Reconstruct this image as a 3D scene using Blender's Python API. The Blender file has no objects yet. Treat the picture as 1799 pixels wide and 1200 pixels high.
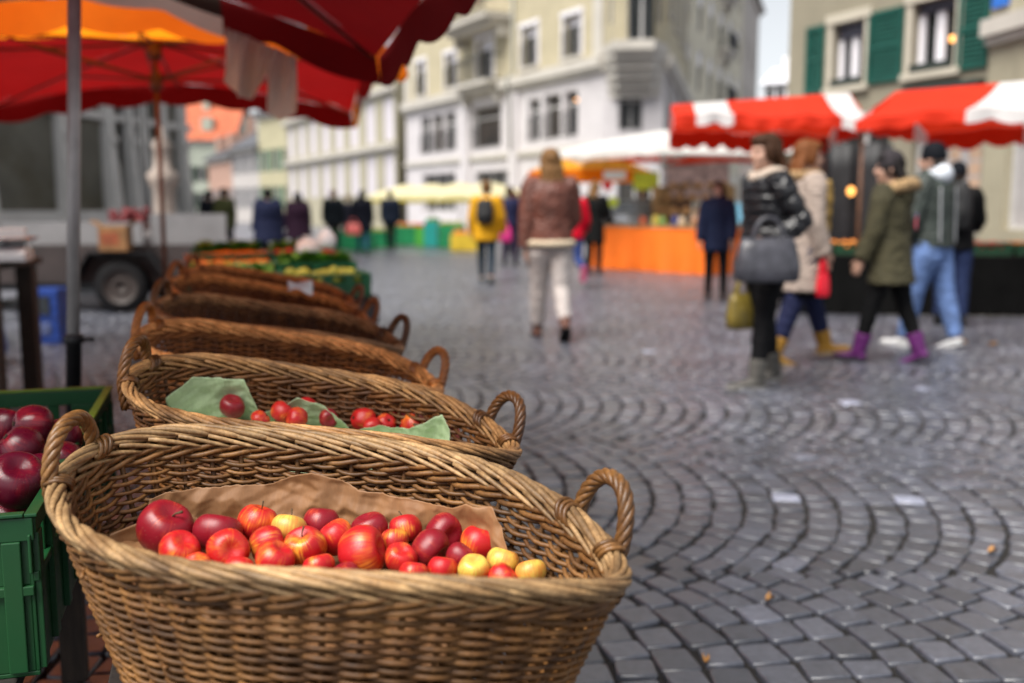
import bpy, bmesh, math, random
from mathutils import Vector, Matrix, noise
import numpy as np

random.seed(7)
S = bpy.context.scene
COL = S.collection
PI = math.pi

# ------------------------------------------------------------------ camera
CAM_H = 1.235
PITCH = math.atan(235 / 1749.0)
cam_data = bpy.data.cameras.new('camera')
cam_data.lens = 35
cam_data.sensor_width = 36
cam_data.clip_end = 2000
cam_data.clip_start = 0.05
cam_data.dof.use_dof = True
cam_data.dof.focus_distance = 1.66
cam_data.dof.aperture_fstop = 2.1
cam = bpy.data.objects.new('camera', cam_data)
COL.objects.link(cam)
cam.location = (0, 0, CAM_H)
cam.rotation_euler = (PI / 2 - PITCH, 0, 0)
S.camera = cam


def at(px, py, Y=None, Z=None):
    """A point of the place read off the photograph (1799 x 1200) at depth Y or height Z."""
    u = (px - 899.5) / 1749.0
    v = (600 - py) / 1749.0
    c, s = math.cos(PITCH), math.sin(PITCH)
    d = Vector((u, c + v * s, -s + v * c))
    t = Y / d.y if Y is not None else (Z - CAM_H) / d.z
    return Vector((0, 0, CAM_H)) + d * t


# ------------------------------------------------------------------ materials
MATS = {}


def new_mat(name):
    m = bpy.data.materials.new(name)
    m.use_nodes = True
    nt = m.node_tree
    for n in list(nt.nodes):
        nt.nodes.remove(n)
    out = nt.nodes.new('ShaderNodeOutputMaterial')
    b = nt.nodes.new('ShaderNodeBsdfPrincipled')
    nt.links.new(b.outputs[0], out.inputs[0])
    return m, nt, b, out


def nd(nt, typ, **kw):
    n = nt.nodes.new(typ)
    for k, v in kw.items():
        setattr(n, k, v)
    return n


def ramp(nt, fac, stops):
    r = nt.nodes.new('ShaderNodeValToRGB')
    e = r.color_ramp.elements
    while len(e) < len(stops):
        e.new(0.5)
    for i, (p, c) in enumerate(stops):
        e[i].position = p
        e[i].color = (c[0], c[1], c[2], 1)
    nt.links.new(fac, r.inputs[0])
    return r.outputs[0]


def mixc(nt, a, b, fac, mode='MIX'):
    n = nt.nodes.new('ShaderNodeMix')
    n.data_type = 'RGBA'
    n.blend_type = mode
    for sock, val in ((n.inputs[0], fac), (n.inputs[6], a), (n.inputs[7], b)):
        if isinstance(val, bpy.types.NodeSocket):
            nt.links.new(val, sock)
        elif isinstance(val, (int, float)):
            sock.default_value = val
        else:
            sock.default_value = (val[0], val[1], val[2], 1)
    return n.outputs[2]


def noise_tex(nt, scale, detail=3, rough=.55, coord='Object', vec_scale=None):
    tc = nd(nt, 'ShaderNodeTexCoord')
    src = tc.outputs[coord]
    if vec_scale:
        mp = nd(nt, 'ShaderNodeMapping')
        mp.inputs['Scale'].default_value = vec_scale
        nt.links.new(src, mp.inputs[0])
        src = mp.outputs[0]
    n = nd(nt, 'ShaderNodeTexNoise')
    n.inputs['Scale'].default_value = scale
    n.inputs['Detail'].default_value = detail
    n.inputs['Roughness'].default_value = rough
    nt.links.new(src, n.inputs['Vector'])
    return n.outputs[0]


def bump(nt, b, h, strength=.3, dist=.01):
    n = nd(nt, 'ShaderNodeBump')
    n.inputs['Strength'].default_value = strength
    n.inputs['Distance'].default_value = dist
    nt.links.new(h, n.inputs['Height'])
    nt.links.new(n.outputs[0], b.inputs['Normal'])


def M(name, col, rough=.65, var=.18, scale=14, bmp=.15, bdist=.004, metal=0, spec=.5, coat=0, sheen=0, dirt=None, vs=None):
    if name in MATS:
        return MATS[name]
    m, nt, b, out = new_mat(name)
    n1 = noise_tex(nt, scale, 4, vec_scale=vs)
    lo = [max(0, c * (1 - var * 1.6)) for c in col]
    hi = [min(1, c * (1 + var * 1.4)) for c in col]
    c = ramp(nt, n1, [(.3, lo), (.72, hi)])
    if dirt:
        n2 = noise_tex(nt, scale * .23, 5, .65, vec_scale=vs)
        f = ramp(nt, n2, [(.48, (0, 0, 0)), (.7, (1, 1, 1))])
        c = mixc(nt, c, dirt, f)
    nt.links.new(c, b.inputs['Base Color'])
    b.inputs['Roughness'].default_value = rough
    b.inputs['Metallic'].default_value = metal
    b.inputs['Specular IOR Level'].default_value = spec
    b.inputs['Coat Weight'].default_value = coat
    b.inputs['Sheen Weight'].default_value = sheen
    if bmp:
        bump(nt, b, noise_tex(nt, scale * 2.3, 4, vec_scale=vs), bmp, bdist)
    MATS[name] = m
    return m


def M_cloth(name, col, trans=.35, rough=.75, var=.1):
    """thin stretched fabric: some of the daylight on one side comes through to the other"""
    if name in MATS:
        return MATS[name]
    m, nt, b, out = new_mat(name)
    n1 = noise_tex(nt, 3.2, 4)
    c = ramp(nt, n1, [(.3, [x * (1 - var) for x in col]), (.7, [min(1, x * (1 + var)) for x in col])])
    nt.links.new(c, b.inputs['Base Color'])
    b.inputs['Roughness'].default_value = rough
    b.inputs['Specular IOR Level'].default_value = .25
    bump(nt, b, noise_tex(nt, 9, 4), .25, .01)
    t = nd(nt, 'ShaderNodeBsdfTranslucent')
    nt.links.new(c, t.inputs[0])
    mx = nd(nt, 'ShaderNodeMixShader')
    mx.inputs[0].default_value = trans
    nt.links.new(b.outputs[0], mx.inputs[1])
    nt.links.new(t.outputs[0], mx.inputs[2])
    nt.links.new(mx.outputs[0], out.inputs[0])
    MATS[name] = m
    return m


def M_emit(name, col, strength):
    if name in MATS:
        return MATS[name]
    m, nt, b, out = new_mat(name)
    b.inputs['Base Color'].default_value = (*col, 1)
    b.inputs['Emission Color'].default_value = (*col, 1)
    b.inputs['Emission Strength'].default_value = strength
    MATS[name] = m
    return m


# ------------------------------------------------------------------ mesh builder
class MB:
    def __init__(s):
        s.v = []
        s.f = []
        s.m = []
        s.t = []
        s.mi = 0
        s.tint = 1.0

    def av(s, p):
        s.v.append((p[0], p[1], p[2]))
        s.t.append(s.tint)
        return len(s.v) - 1

    def af(s, idx, mi=None):
        s.f.append(tuple(idx))
        s.m.append(s.mi if mi is None else mi)

    def poly(s, pts, mi=None):
        s.af([s.av(p) for p in pts], mi)

    def box(s, c, size, rot=None, mi=None):
        c = Vector(c)
        hx, hy, hz = size[0] / 2, size[1] / 2, size[2] / 2
        R = rot if rot is not None else Matrix.Identity(3)
        ids = []
        for x in (-hx, hx):
            for y in (-hy, hy):
                for z in (-hz, hz):
                    ids.append(s.av(c + R @ Vector((x, y, z))))
        for q in ((0, 1, 3, 2), (4, 6, 7, 5), (0, 4, 5, 1), (2, 3, 7, 6), (0, 2, 6, 4), (1, 5, 7, 3)):
            s.af([ids[i] for i in q], mi)

    def cbox(s, x0, x1, y0, y1, z0, z1, mi=None):
        s.box(((x0 + x1) / 2, (y0 + y1) / 2, (z0 + z1) / 2), (x1 - x0, y1 - y0, z1 - z0), None, mi)

    def loft(s, rings, closed=True, caps=True, mi=None):
        """rings: lists of points, all of one length"""
        ids = [[s.av(p) for p in r] for r in rings]
        n = len(ids[0])
        for a, b in zip(ids[:-1], ids[1:]):
            for i in range(n if closed else n - 1):
                j = (i + 1) % n
                s.af((a[i], a[j], b[j], b[i]), mi)
        if caps and closed:
            s.af(ids[0][::-1], mi)
            s.af(ids[-1], mi)

    def tube(s, path, rad, n=8, closed=False, caps=True, mi=None, flat=1.0, tap=None):
        P = [Vector(p) for p in path]
        k = len(P)
        R = rad if isinstance(rad, (list, tuple)) else [rad] * k
        rings = []
        nrm = None
        for i in range(k):
            if closed:
                t = P[(i + 1) % k] - P[i - 1]
            else:
                t = P[min(i + 1, k - 1)] - P[max(i - 1, 0)]
            if t.length < 1e-9:
                t = Vector((0, 0, 1))
            t.normalize()
            if nrm is None:
                nrm = t.orthogonal().normalized()
            nrm = (nrm - t * nrm.dot(t))
            if nrm.length < 1e-6:
                nrm = t.orthogonal()
            nrm.normalize()
            bi = t.cross(nrm)
            rings.append([P[i] + (nrm * math.cos(2 * PI * j / n) + bi * math.sin(2 * PI * j / n) * flat) * R[i] for j in range(n)])
        ids = [[s.av(p) for p in r] for r in rings]
        for i in range(k if closed else k - 1):
            a, b = ids[i], ids[(i + 1) % k]
            for j in range(n):
                q = (j + 1) % n
                s.af((a[j], a[q], b[q], b[j]), mi)
        if caps and not closed:
            s.af(ids[0][::-1], mi)
            s.af(ids[-1], mi)

    def ell(s, c, r, nu=14, nv=9, rot=None, mi=None):
        c = Vector(c)
        R = rot if rot is not None else Matrix.Identity(3)
        top = s.av(c + R @ Vector((0, 0, r[2])))
        bot = s.av(c + R @ Vector((0, 0, -r[2])))
        ids = []
        for i in range(1, nv):
            a = PI * i / nv
            ids.append([s.av(c + R @ Vector((r[0] * math.sin(a) * math.cos(2 * PI * j / nu), r[1] * math.sin(a) * math.sin(2 * PI * j / nu), r[2] * math.cos(a)))) for j in range(nu)])
        for j in range(nu):
            q = (j + 1) % nu
            s.af((top, ids[0][j], ids[0][q]), mi)
            s.af((bot, ids[-1][q], ids[-1][j]), mi)
            for i in range(len(ids) - 1):
                s.af((ids[i][j], ids[i + 1][j], ids[i + 1][q], ids[i][q]), mi)

    def lathe(s, prof, n=20, c=(0, 0, 0), mi=None, caps=True):
        s.loft([[(c[0] + r * math.cos(2 * PI * j / n), c[1] + r * math.sin(2 * PI * j / n), c[2] + z) for j in range(n)] for r, z in prof], True, caps, mi)

    def grid(s, fn, nu, nv, mi=None):
        """fn(u, v) -> point, u and v in 0..1; mi may be a function of (u, v)"""
        ids = [[s.av(fn(i / nu, j / nv)) for j in range(nv + 1)] for i in range(nu + 1)]
        for i in range(nu):
            for j in range(nv):
                q = mi((i + .5) / nu, (j + .5) / nv) if callable(mi) else mi
                s.af((ids[i][j], ids[i + 1][j], ids[i + 1][j + 1], ids[i][j + 1]), q)

    def build(s, name, mats, parent=None, smooth=False, tint=False, bevel=0, solid=0, loc=None):
        me = bpy.data.meshes.new(name)
        me.from_pydata(s.v, [], s.f)
        if not isinstance(mats, (list, tuple)):
            mats = [mats]
        for m in mats:
            me.materials.append(m)
        me.polygons.foreach_set('material_index', s.m)
        if smooth:
            me.polygons.foreach_set('use_smooth', [True] * len(s.f))
        if tint:
            a = me.attributes.new('tint', 'FLOAT', 'POINT')
            a.data.foreach_set('value', s.t)
        me.update()
        o = bpy.data.objects.new(name, me)
        COL.objects.link(o)
        if parent is not None:
            o.parent = parent
        if loc is not None:
            o.location = loc
        if solid:
            md = o.modifiers.new('solid', 'SOLIDIFY')
            md.thickness = solid
        if bevel:
            md = o.modifiers.new('bevel', 'BEVEL')
            md.width = bevel
            md.segments = 2
            md.limit_method = 'ANGLE'
        return o


def tag(o, label, cat, group=None, kind=None):
    if label:
        o['label'] = label
    if cat:
        o['category'] = cat
    if group:
        o['group'] = group
    if kind:
        o['kind'] = kind
    return o


def empty(name, loc, rz=0, label=None, cat=None, group=None):
    o = bpy.data.objects.new(name, None)
    o.empty_display_size = .1
    COL.objects.link(o)
    o.location = loc
    o.rotation_euler = (0, 0, rz)
    return tag(o, label, cat, group)


def kids(o):
    return [c for c in bpy.data.objects if c.parent == o]


def copy_tree(o, parent=None):
    c = o.copy()
    COL.objects.link(c)
    if parent is not None:
        c.parent = parent
    for ch in KIDS.get(o.name, None) or kids(o):
        copy_tree(ch, c)
    return c


KIDS = {}


def fbm(p, o=4):
    return noise.fractal(Vector(p), 1.0, 2.0, o)


REMESH = []


def remesh(o, voxel, smooth=3):
    md = o.modifiers.new('remesh', 'REMESH')
    md.mode = 'VOXEL'
    md.voxel_size = voxel
    md.use_smooth_shade = True
    if smooth:
        sm = o.modifiers.new('smooth', 'SMOOTH')
        sm.factor = .5
        sm.iterations = smooth
    REMESH.append(o)


def bake_remesh():
    bpy.context.view_layer.update()
    dg = bpy.context.evaluated_depsgraph_get()
    done = []
    for o in REMESH:
        me = bpy.data.meshes.new_from_object(o.evaluated_get(dg))
        done.append((o, me))
    for o, me in done:
        mats = [s.material for s in o.material_slots]
        o.modifiers.clear()
        o.data = me
        me.materials.clear()
        for m in mats:
            me.materials.append(m)
        me.polygons.foreach_set('material_index', [0] * len(me.polygons))
        me.polygons.foreach_set('use_smooth', [True] * len(me.polygons))
        nm_ = o.name.split('.')[0]
        if nm_ in ('jacket', 'coat', 'parka', 'trousers', 'hair'):     # cloth folds and strands
            nv_ = len(me.vertices)
            co = np.empty(nv_ * 3, 'f')
            no = np.empty(nv_ * 3, 'f')
            me.vertices.foreach_get('co', co)
            me.vertices.foreach_get('normal', no)
            co = co.reshape(-1, 3)
            no = no.reshape(-1, 3)
            k1, k2 = (16, 26) if nm_ != 'trousers' else (14, 20)
            am = np.empty(nv_, 'f')
            for q_, (x, y, z) in enumerate(co.tolist()):
                if nm_ == 'hair':
                    am[q_] = .008 * noise.noise((x * 70, y * 70, z * 9)) + .004 * noise.noise((x * 140, y * 140, z * 20))
                else:
                    w_ = noise.noise((x * k1, y * k1, z * k2 + 7 * noise.noise((x * 5, y * 5, z * 5))))
                    am[q_] = (1 - abs(w_) * 2.2) * .0085 + .004 * noise.noise((x * 34, y * 34 + 9, z * 44))
            me.vertices.foreach_set('co', (co + no * am[:, None]).ravel())
        me.update()
# ------------------------------------------------------------------ ground and paving
def stone_mat():
    m, nt, b, out = new_mat('cobble stone')
    at_ = nd(nt, 'ShaderNodeAttribute', attribute_name='tint')
    n1 = noise_tex(nt, 38, 5, .6)
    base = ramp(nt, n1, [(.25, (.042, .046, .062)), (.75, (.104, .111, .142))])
    c = mixc(nt, base, (1, 1, 1), 1.0, 'MULTIPLY')
    mul = nd(nt, 'ShaderNodeVectorMath', operation='SCALE')
    nt.links.new(base, mul.inputs[0])
    nt.links.new(at_.outputs['Fac'], mul.inputs['Scale'])
    n2 = noise_tex(nt, 1.1, 4, .6)
    f = ramp(nt, n2, [(.42, (0, 0, 0)), (.68, (.3, .3, .3))])
    c = mixc(nt, mul.outputs[0], (.036, .037, .044), f)
    n3 = noise_tex(nt, 260, 2)
    sp = ramp(nt, n3, [(.66, (0, 0, 0)), (.74, (.35, .35, .35))])
    c = mixc(nt, c, (.26, .26, .27), sp)
    nt.links.new(c, b.inputs['Base Color'])
    r = ramp(nt, noise_tex(nt, 9, 4), [(.3, (.34, .34, .34)), (.7, (.52, .52, .52))])
    nt.links.new(r, b.inputs['Roughness'])
    b.inputs['Specular IOR Level'].default_value = .8
    b.inputs['Coat Weight'].default_value = .8
    b.inputs['Coat Roughness'].default_value = .34
    bump(nt, b, noise_tex(nt, 70, 5, .65), .30, .005)
    return m


STONE = stone_mat()
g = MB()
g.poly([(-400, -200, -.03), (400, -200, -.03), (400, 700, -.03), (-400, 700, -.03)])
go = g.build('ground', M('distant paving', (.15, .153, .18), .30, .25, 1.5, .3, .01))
tag(go, None, None, None, 'structure')
bed = MB()
bed.poly([(-7, .2, -.014), (12, .2, -.014), (12, 26, -.014), (-7, 26, -.014)])
bo = bed.build('joint_sand', M('joint sand', (.014, .012, .011), .9, .35, 30, .5, .01))
tag(bo, None, None, None, 'structure')


def paving():
    rnd = random.Random(3)
    W = 1.95
    HA_ = math.radians(41)
    RR = W / (2 * math.sin(HA_))
    PIT = .128
    V = []
    F = []
    T = []
    TOPS = []
    rot = math.radians(-2.5)
    cr, sr = math.cos(rot), math.sin(rot)
    whites = [at(x, y, Z=0) for x, y in ((1357, 866), (1590, 872), (1487, 705), (1617, 683), (1145, 618), (1325, 1080))]
    CEN = []
    for j in range(-1, 13):
        yc = 4.3 + (j - 1) * W - 1.95 * 0
        near = j <= 2
        k0, k1 = int(-7.4 / PIT), int((10.5) / PIT)
        for k in range(k0, k1):
            a = -HA_ + rnd.uniform(-.02, .02)
            while a < HA_ - .02:
                da = rnd.uniform(.072, .104)
                if a + da > HA_ + .03:
                    da = HA_ - a + .02
                am = a + da / 2
                a += da
                cx = k * PIT + RR * math.cos(am) - RR * math.cos(HA_) + rnd.uniform(-.005, .005)
                cy = RR * math.sin(am)
                wr = PIT * max(.62, math.cos(am)) / 2 - rnd.uniform(.0020, .0072)
                wt = RR * da / 2 - rnd.uniform(.0020, .0078)
                th = am + rnd.uniform(-.09, .09)
                X = cx
                Yv = yc + cy
                wx, wy = X * cr - Yv * sr, X * sr + Yv * cr
                if wy < 1.0 or wy > 25.5 or wx < -6.8 or wx > 11.5:
                    continue
                if abs(wx) > wy * .62 + 1.1:
                    continue
                th2 = th + rot
                c, s = math.cos(th2), math.sin(th2)
                zt = rnd.uniform(-.004, .005)
                tx, ty = rnd.uniform(-.022, .022), rnd.uniform(-.022, .022)
                tint = rnd.choice((.62, .8, .95, 1, 1.08, 1.3)) * rnd.uniform(.88, 1.12)
                if rnd.random() < .006:
                    tint = 2.0
                det = wy < 7.5
                if det:
                    base = []
                    for (ex, ey) in ((1, 1), (-1, 1), (-1, -1), (1, -1)):
                        jx, jy = rnd.uniform(.84, 1.05), rnd.uniform(.84, 1.05)
                        r1, r2 = rnd.uniform(.08, .22), rnd.uniform(.08, .22)
                        p = (ex * wr * jx, ey * wt * jy)
                        pa = (p[0] - ex * r1 * wr, p[1])
                        pb = (p[0], p[1] - ey * r2 * wt)
                        base += [pb, pa] if ex * ey > 0 else [pa, pb]
                    levels = ((1.0, -.02), (1.0, -.006), (.965, -.0012), (.88, .0008))
                else:
                    base = [(wr, wt), (-wr, wt), (-wr, -wt), (wr, -wt)]
                    levels = ((1.0, -.016), (1.0, -.006), (.9, 0))
                n = len(base)
                i0 = len(V)
                CEN.append((wx, wy, i0, len(base) * len(levels)))
                for sc, dz in levels:
                    for (px, py) in base:
                        lx, ly = px * sc, py * sc
                        V.append((wx + lx * c - ly * s, wy + lx * s + ly * c, zt + dz + lx * tx + ly * ty))
                        T.append(tint)
                for L in range(len(levels) - 1):
                    for q in range(n):
                        r = (q + 1) % n
                        F.append((i0 + L * n + q, i0 + L * n + r, i0 + (L + 1) * n + r, i0 + (L + 1) * n + q))
                TOPS.append(len(F))
                F.append(tuple(i0 + (len(levels) - 1) * n + q for q in range(n)))
    for q_, w in enumerate(whites):     # the odd white stones
        c_ = min(CEN, key=lambda e: (e[0] - w.x) ** 2 + (e[1] - w.y) ** 2)
        for i in range(c_[2], c_[2] + c_[3]):
            T[i] = (5.2, 4.6, 5.4, 5.6, 4.4)[q_] if q_ < 5 else 1.9
    me = bpy.data.meshes.new('cobblestone_paving')
    me.from_pydata(V, [], F)
    me.materials.append(STONE)
    a = me.attributes.new('tint', 'FLOAT', 'POINT')
    a.data.foreach_set('value', T)
    sm = [True] * len(F)
    for q in TOPS:
        sm[q] = False
    me.polygons.foreach_set('use_smooth', sm)
    me.update()
    o = bpy.data.objects.new('cobblestone_paving', me)
    COL.objects.link(o)
    tag(o, None, None, None, 'structure')


paving()

LEAF = M('fallen leaf', (.42, .20, .05), .6, .3, 30)
lf = [(1745, 606, .05, 'orange fallen leaf on the dark cobbles by the right stall', .55),
      (1690, 603, .045, 'small brownish fallen leaf behind the white trainers', .2),
      (1352, 1055, .018, 'ochre scrap of leaf on the near cobbles', 1.2),
      (1743, 969 + 2, .02, 'tan leaf curled on the near cobbles at the right edge', .9),
      (1240, 1163, .012, 'tiny pale leaf in a joint of the nearest cobbles', 2.2)]
for x, y, sz, lab, rz in lf:
    p = at(x, y, Z=.004)
    mb = MB()
    mb.grid(lambda u, v: ((u - .5) * 2 * sz, (v - .5) * 2 * sz * .75 * math.sin(PI * min(1, max(0, u * .9 + .05))), .012 + .012 * math.sin(5 * u) * math.cos(4 * v)), 10, 6)
    o = mb.build('fallen_leaf', LEAF, None, True)
    o.location = p
    o.rotation_euler = (0, 0, rz)
    tag(o, lab, 'leaf', 'fallen leaves on the cobbles')
# ------------------------------------------------------------------ wicker baskets
def wicker_mat(name, dark, light, rough=.55):
    m, nt, b, out = new_mat(name)
    a = nd(nt, 'ShaderNodeAttribute', attribute_name='tint')
    n1 = noise_tex(nt, 24, 4, .6)
    n2 = noise_tex(nt, 170, 3, .6)
    base = ramp(nt, n1, [(.25, dark), (.75, light)])
    sc = nd(nt, 'ShaderNodeVectorMath', operation='SCALE')
    nt.links.new(base, sc.inputs[0])
    nt.links.new(a.outputs['Fac'], sc.inputs['Scale'])
    n4 = noise_tex(nt, 5.5, 5, .65)
    sc_ = mixc(nt, sc.outputs[0], ramp(nt, n4, [(.34, (.50, .46, .44)), (.55, (1, 1, 1))]), 1.0, 'MULTIPLY')
    f = ramp(nt, n2, [(.38, (.55, .55, .55)), (.6, (1, 1, 1))])
    c = mixc(nt, sc_, f, .7, 'MULTIPLY')
    oi = nd(nt, 'ShaderNodeObjectInfo')
    c = mixc(nt, c, oi.outputs['Color'], 1.0, 'MULTIPLY')
    nt.links.new(c, b.inputs['Base Color'])
    b.inputs['Roughness'].default_value = rough
    b.inputs['Specular IOR Level'].default_value = .45
    bump(nt, b, n2, .35, .0015)
    return m


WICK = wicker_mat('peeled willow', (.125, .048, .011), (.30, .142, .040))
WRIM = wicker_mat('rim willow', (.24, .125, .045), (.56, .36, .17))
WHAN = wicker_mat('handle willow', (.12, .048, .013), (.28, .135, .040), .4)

RIM_A = .42
RP = dict(b=.249, n=1.82, k=-.057, h=(-.008, -.012, -.009, .001, -.001, -.003))
DEPTH = .33


def rim_xy(t):
    ct, st = math.cos(t), math.sin(t)
    x = RIM_A * math.copysign(abs(ct) ** (2 / RP['n']), ct)
    y = RP['b'] * math.copysign(abs(st) ** (2 / RP['n']), st) * (1 + RP['k'] * x / RIM_A)
    return x, y


def rim_z(t):
    h = RP['h']
    return h[0] * math.cos(2 * t) + h[1] * math.sin(2 * t) + h[2] * math.cos(3 * t) + h[3] * math.sin(3 * t) + h[4] * math.cos(4 * t) + h[5] * math.sin(4 * t)


# arc length table: s in 0..1 -> theta
_N = 1440
_th = [2 * PI * i / _N for i in range(_N + 1)]
_ln = [0.0]
for i in range(_N):
    p, q = rim_xy(_th[i]), rim_xy(_th[i + 1])
    _ln.append(_ln[-1] + math.hypot(q[0] - p[0], q[1] - p[1]))
PERIM = _ln[-1]


def th_of(s):
    s = (s % 1.0) * PERIM
    lo, hi = 0, _N
    while hi - lo > 1:
        mid = (lo + hi) // 2
        if _ln[mid] <= s:
            lo = mid
        else:
            hi = mid
    f = (s - _ln[lo]) / max(1e-9, _ln[hi] - _ln[lo])
    return _th[lo] + f * (_th[hi] - _th[lo])


_TAB = []
for i in range(2048):
    t_ = th_of(i / 2048)
    x_, y_ = rim_xy(t_)
    _TAB.append((x_, y_, rim_z(t_)))
_NRM = []
for i in range(2048):
    a_, b_ = _TAB[(i - 6) % 2048], _TAB[(i + 6) % 2048]
    d_ = Vector((b_[0] - a_[0], b_[1] - a_[1], 0)).normalized()
    _NRM.append((d_.y, -d_.x))


def wall(s, h, off=0.0):
    """point of the basket wall: s along the perimeter 0..1, h height 0..1, off outward"""
    q = (s % 1.0) * 2048
    i = int(q) % 2048
    f = q - int(q)
    a, b = _TAB[i], _TAB[(i + 1) % 2048]
    x, y, z = a[0] + (b[0] - a[0]) * f, a[1] + (b[1] - a[1]) * f, a[2] + (b[2] - a[2]) * f
    n = _NRM[i]
    sc = .70 + .30 * h ** .85
    return Vector((x * sc + n[0] * off, y * sc + n[1] * off, -DEPTH * (1 - h) + z * h * h))


def make_basket(seed):
    rnd = random.Random(seed)
    N = 44
    body = MB()
    body.tint = .8
    for k in range(N):
        s = k / N
        body.tint = rnd.uniform(.65, .95)
        body.tube([wall(s + rnd.uniform(-.0006, .0006), h / 10, 0) for h in range(0, 11)], .0042, 6)
    rows = 45
    top = .875
    jit = [rnd.uniform(-.0015, .0015) for _ in range(N)]
    for r in range(rows):
        h0 = .012 + (top - .012) * r / (rows - 1)
        ph = 1 if r % 2 else -1
        off0 = rnd.uniform(0, 6.28)
        body.tint = rnd.uniform(.62, 1.28)
        path = []
        rad = []
        ns = N * 4
        wob = rnd.uniform(.0008, .0026)
        start = rnd.random()
        for q in range(ns):
            s = q / ns
            kk = s * N
            c = math.cos(PI * kk) * ph
            c = math.copysign(abs(c) ** .75, c)
            h = h0 + wob * math.sin(6.28 * s * 3 + off0) + .0055 * math.sin(PI * kk + PI / 2 * ph) + .0028 * noise.noise((s * 23, r * 1.7, seed))
            path.append(wall(s, h, .0066 * c + .0008 * noise.noise((s * 60, r * 3.1, 2))))
            rad.append(.0036 * (1 + .16 * noise.noise((s * 7 + start * 9, r * 2.3, 5)) + .1 * math.sin(6.28 * (s * 3 + start))))
        body.tube(path, rad, 6, closed=True)
    # ends of rods that stick out of the weave
    for q in range(110):
        s = rnd.random()
        h = rnd.uniform(.1, .86)
        sd_ = rnd.choice((-1, -1, 1))
        body.tint = rnd.uniform(.8, 1.7)
        ln = rnd.uniform(.006, .020)
        body.tube([wall(s, h, sd_ * .004), wall(s + .004, h + .004, sd_ * .009), wall(s + .006 + ln * .25, h + rnd.uniform(-.01, .02), sd_ * (.011 + ln * .25))], .0028, 6)
    # waling: twisted bands under the border
    for (h0, rr, st) in ((.055, .0036, 3), (.905, .0046, 3), (.938, .0050, 3)):
        for q in range(st):
            body.tint = rnd.uniform(.85, 1.2)
            path = []
            ns = 44 * 6
            for i in range(ns):
                s = i / ns
                a = 2 * PI * (s * 15 + q / st)
                path.append(wall(s, h0 + .0165 * math.sin(a), .0085 * math.cos(a) + .001))
            body.tube(path, rr, 6, closed=True)
    # floor: long sticks with cross weave
    for i in range(-5, 6):
        y = i * .028
        t = abs(y) / .172
        hx = .285 * math.sqrt(max(.05, 1 - t * t))
        body.tint = rnd.uniform(.6, .85)
        body.tube([(-hx, y, -DEPTH + .004), (0, y, -DEPTH + .006), (hx, y, -DEPTH + .004)], .005, 6)
    for i in range(-30, 31):
        x = i * .0092
        t = abs(x) / .29
        hy = .165 * math.sqrt(max(.03, 1 - t * t))
        body.tint = rnd.uniform(.6, .95)
        path = [(x, -hy + 2 * hy * q / 12, -DEPTH + .005 + .005 * (1 if (q + i) % 2 else -1)) for q in range(13)]
        body.tube(path, .0042, 5)
    rim = MB()
    ST = 6
    turns = 8.0
    ns = 300
    for q in range(ST):
        # each rod of the border starts inside, rolls over the top and ends outside: overlapped lengths
        seg = 7
        for g_ in range(seg):
            rim.tint = rnd.uniform(.55, 1.25)
            s0 = g_ / seg + q * .013
            s1 = (g_ + 1) / seg + q * .013 + .010
            m = int((s1 - s0) * ns)
            path = []
            rad = []
            rr = rnd.uniform(.0040, .0057)
            for i in range(m + 1):
                s = s0 + (s1 - s0) * i / m
                a = -2 * PI * (s * turns + q / ST)
                wv = .0016 * noise.noise((s * 14, q * 3.3, seed + 1))
                u = wall(s, 1.0, .0098 * math.cos(a) + .002 + wv)
                path.append(u + Vector((0, 0, .0066 * math.sin(a) + .000 + wv)))
                e = min(1, min(i, m - i) / 5)
                rad.append(rr * (.45 + .55 * e))
            rim.tube(path, rad, 7)
    rim.tint = .32
    rim.tube([wall(i / 120, 1.0, .002) for i in range(120)], .0056, 7, closed=True)
    # rods bent down from the border: the slanting lengths just below it, outside and in
    for k in range(N):
        s = k / N
        for side in (1, -1):
            rim.tint = rnd.uniform(.65, 1.1)
            path = [wall(s + d * side * .040, 1 - .012 - .052 * d, side * (.0105 - .003 * abs(d - .5))) for d in (0, .25, .5, .75, 1)]
            rim.tube(path, [.0036, .004, .0038, .0034, .0022], 6)
    hand = []
    for end in (0, 1):
        hb = MB()
        sc = .070 if end == 0 else .518
        ds = .0245 if end == 0 else .027
        base_pts = []
        A_ = wall(sc - ds, .93, .014)
        B_ = wall(sc + ds, .93, .014)
        mid = wall(sc, 1.0, .0)
        nn = _NRM[int(sc * 2048)]
        outw = Vector((nn[0], nn[1], 0))
        half = (B_ - A_).length / 2
        ctr = (A_ + B_) / 2
        tdir = (B_ - A_).normalized()
        spine = [ctr - tdir * (half * .98) + Vector((0, 0, -.035)) - outw * .004]
        for i in range(0, 25):
            a = PI * i / 24
            fl = math.cos(a)
            spine.append(ctr - tdir * half * 1.04 * math.copysign(abs(fl) ** .9, fl) + Vector((0, 0, .012 + .078 * math.sin(a) ** .85)) + outw * ((.010 + .022 * math.sin(a)) if end == 0 else (.006 + .002 * math.sin(a))))
        spine.append(ctr + tdir * (half * .98) + Vector((0, 0, -.035)) - outw * .004)
        # resample spine finely
        fine = []
        for i in range(len(spine) - 1):
            for q in range(4):
                fine.append(spine[i].lerp(spine[i + 1], q / 4))
        fine.append(spine[-1])
        L = [0]
        for i in range(1, len(fine)):
            L.append(L[-1] + (fine[i] - fine[i - 1]).length)
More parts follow.
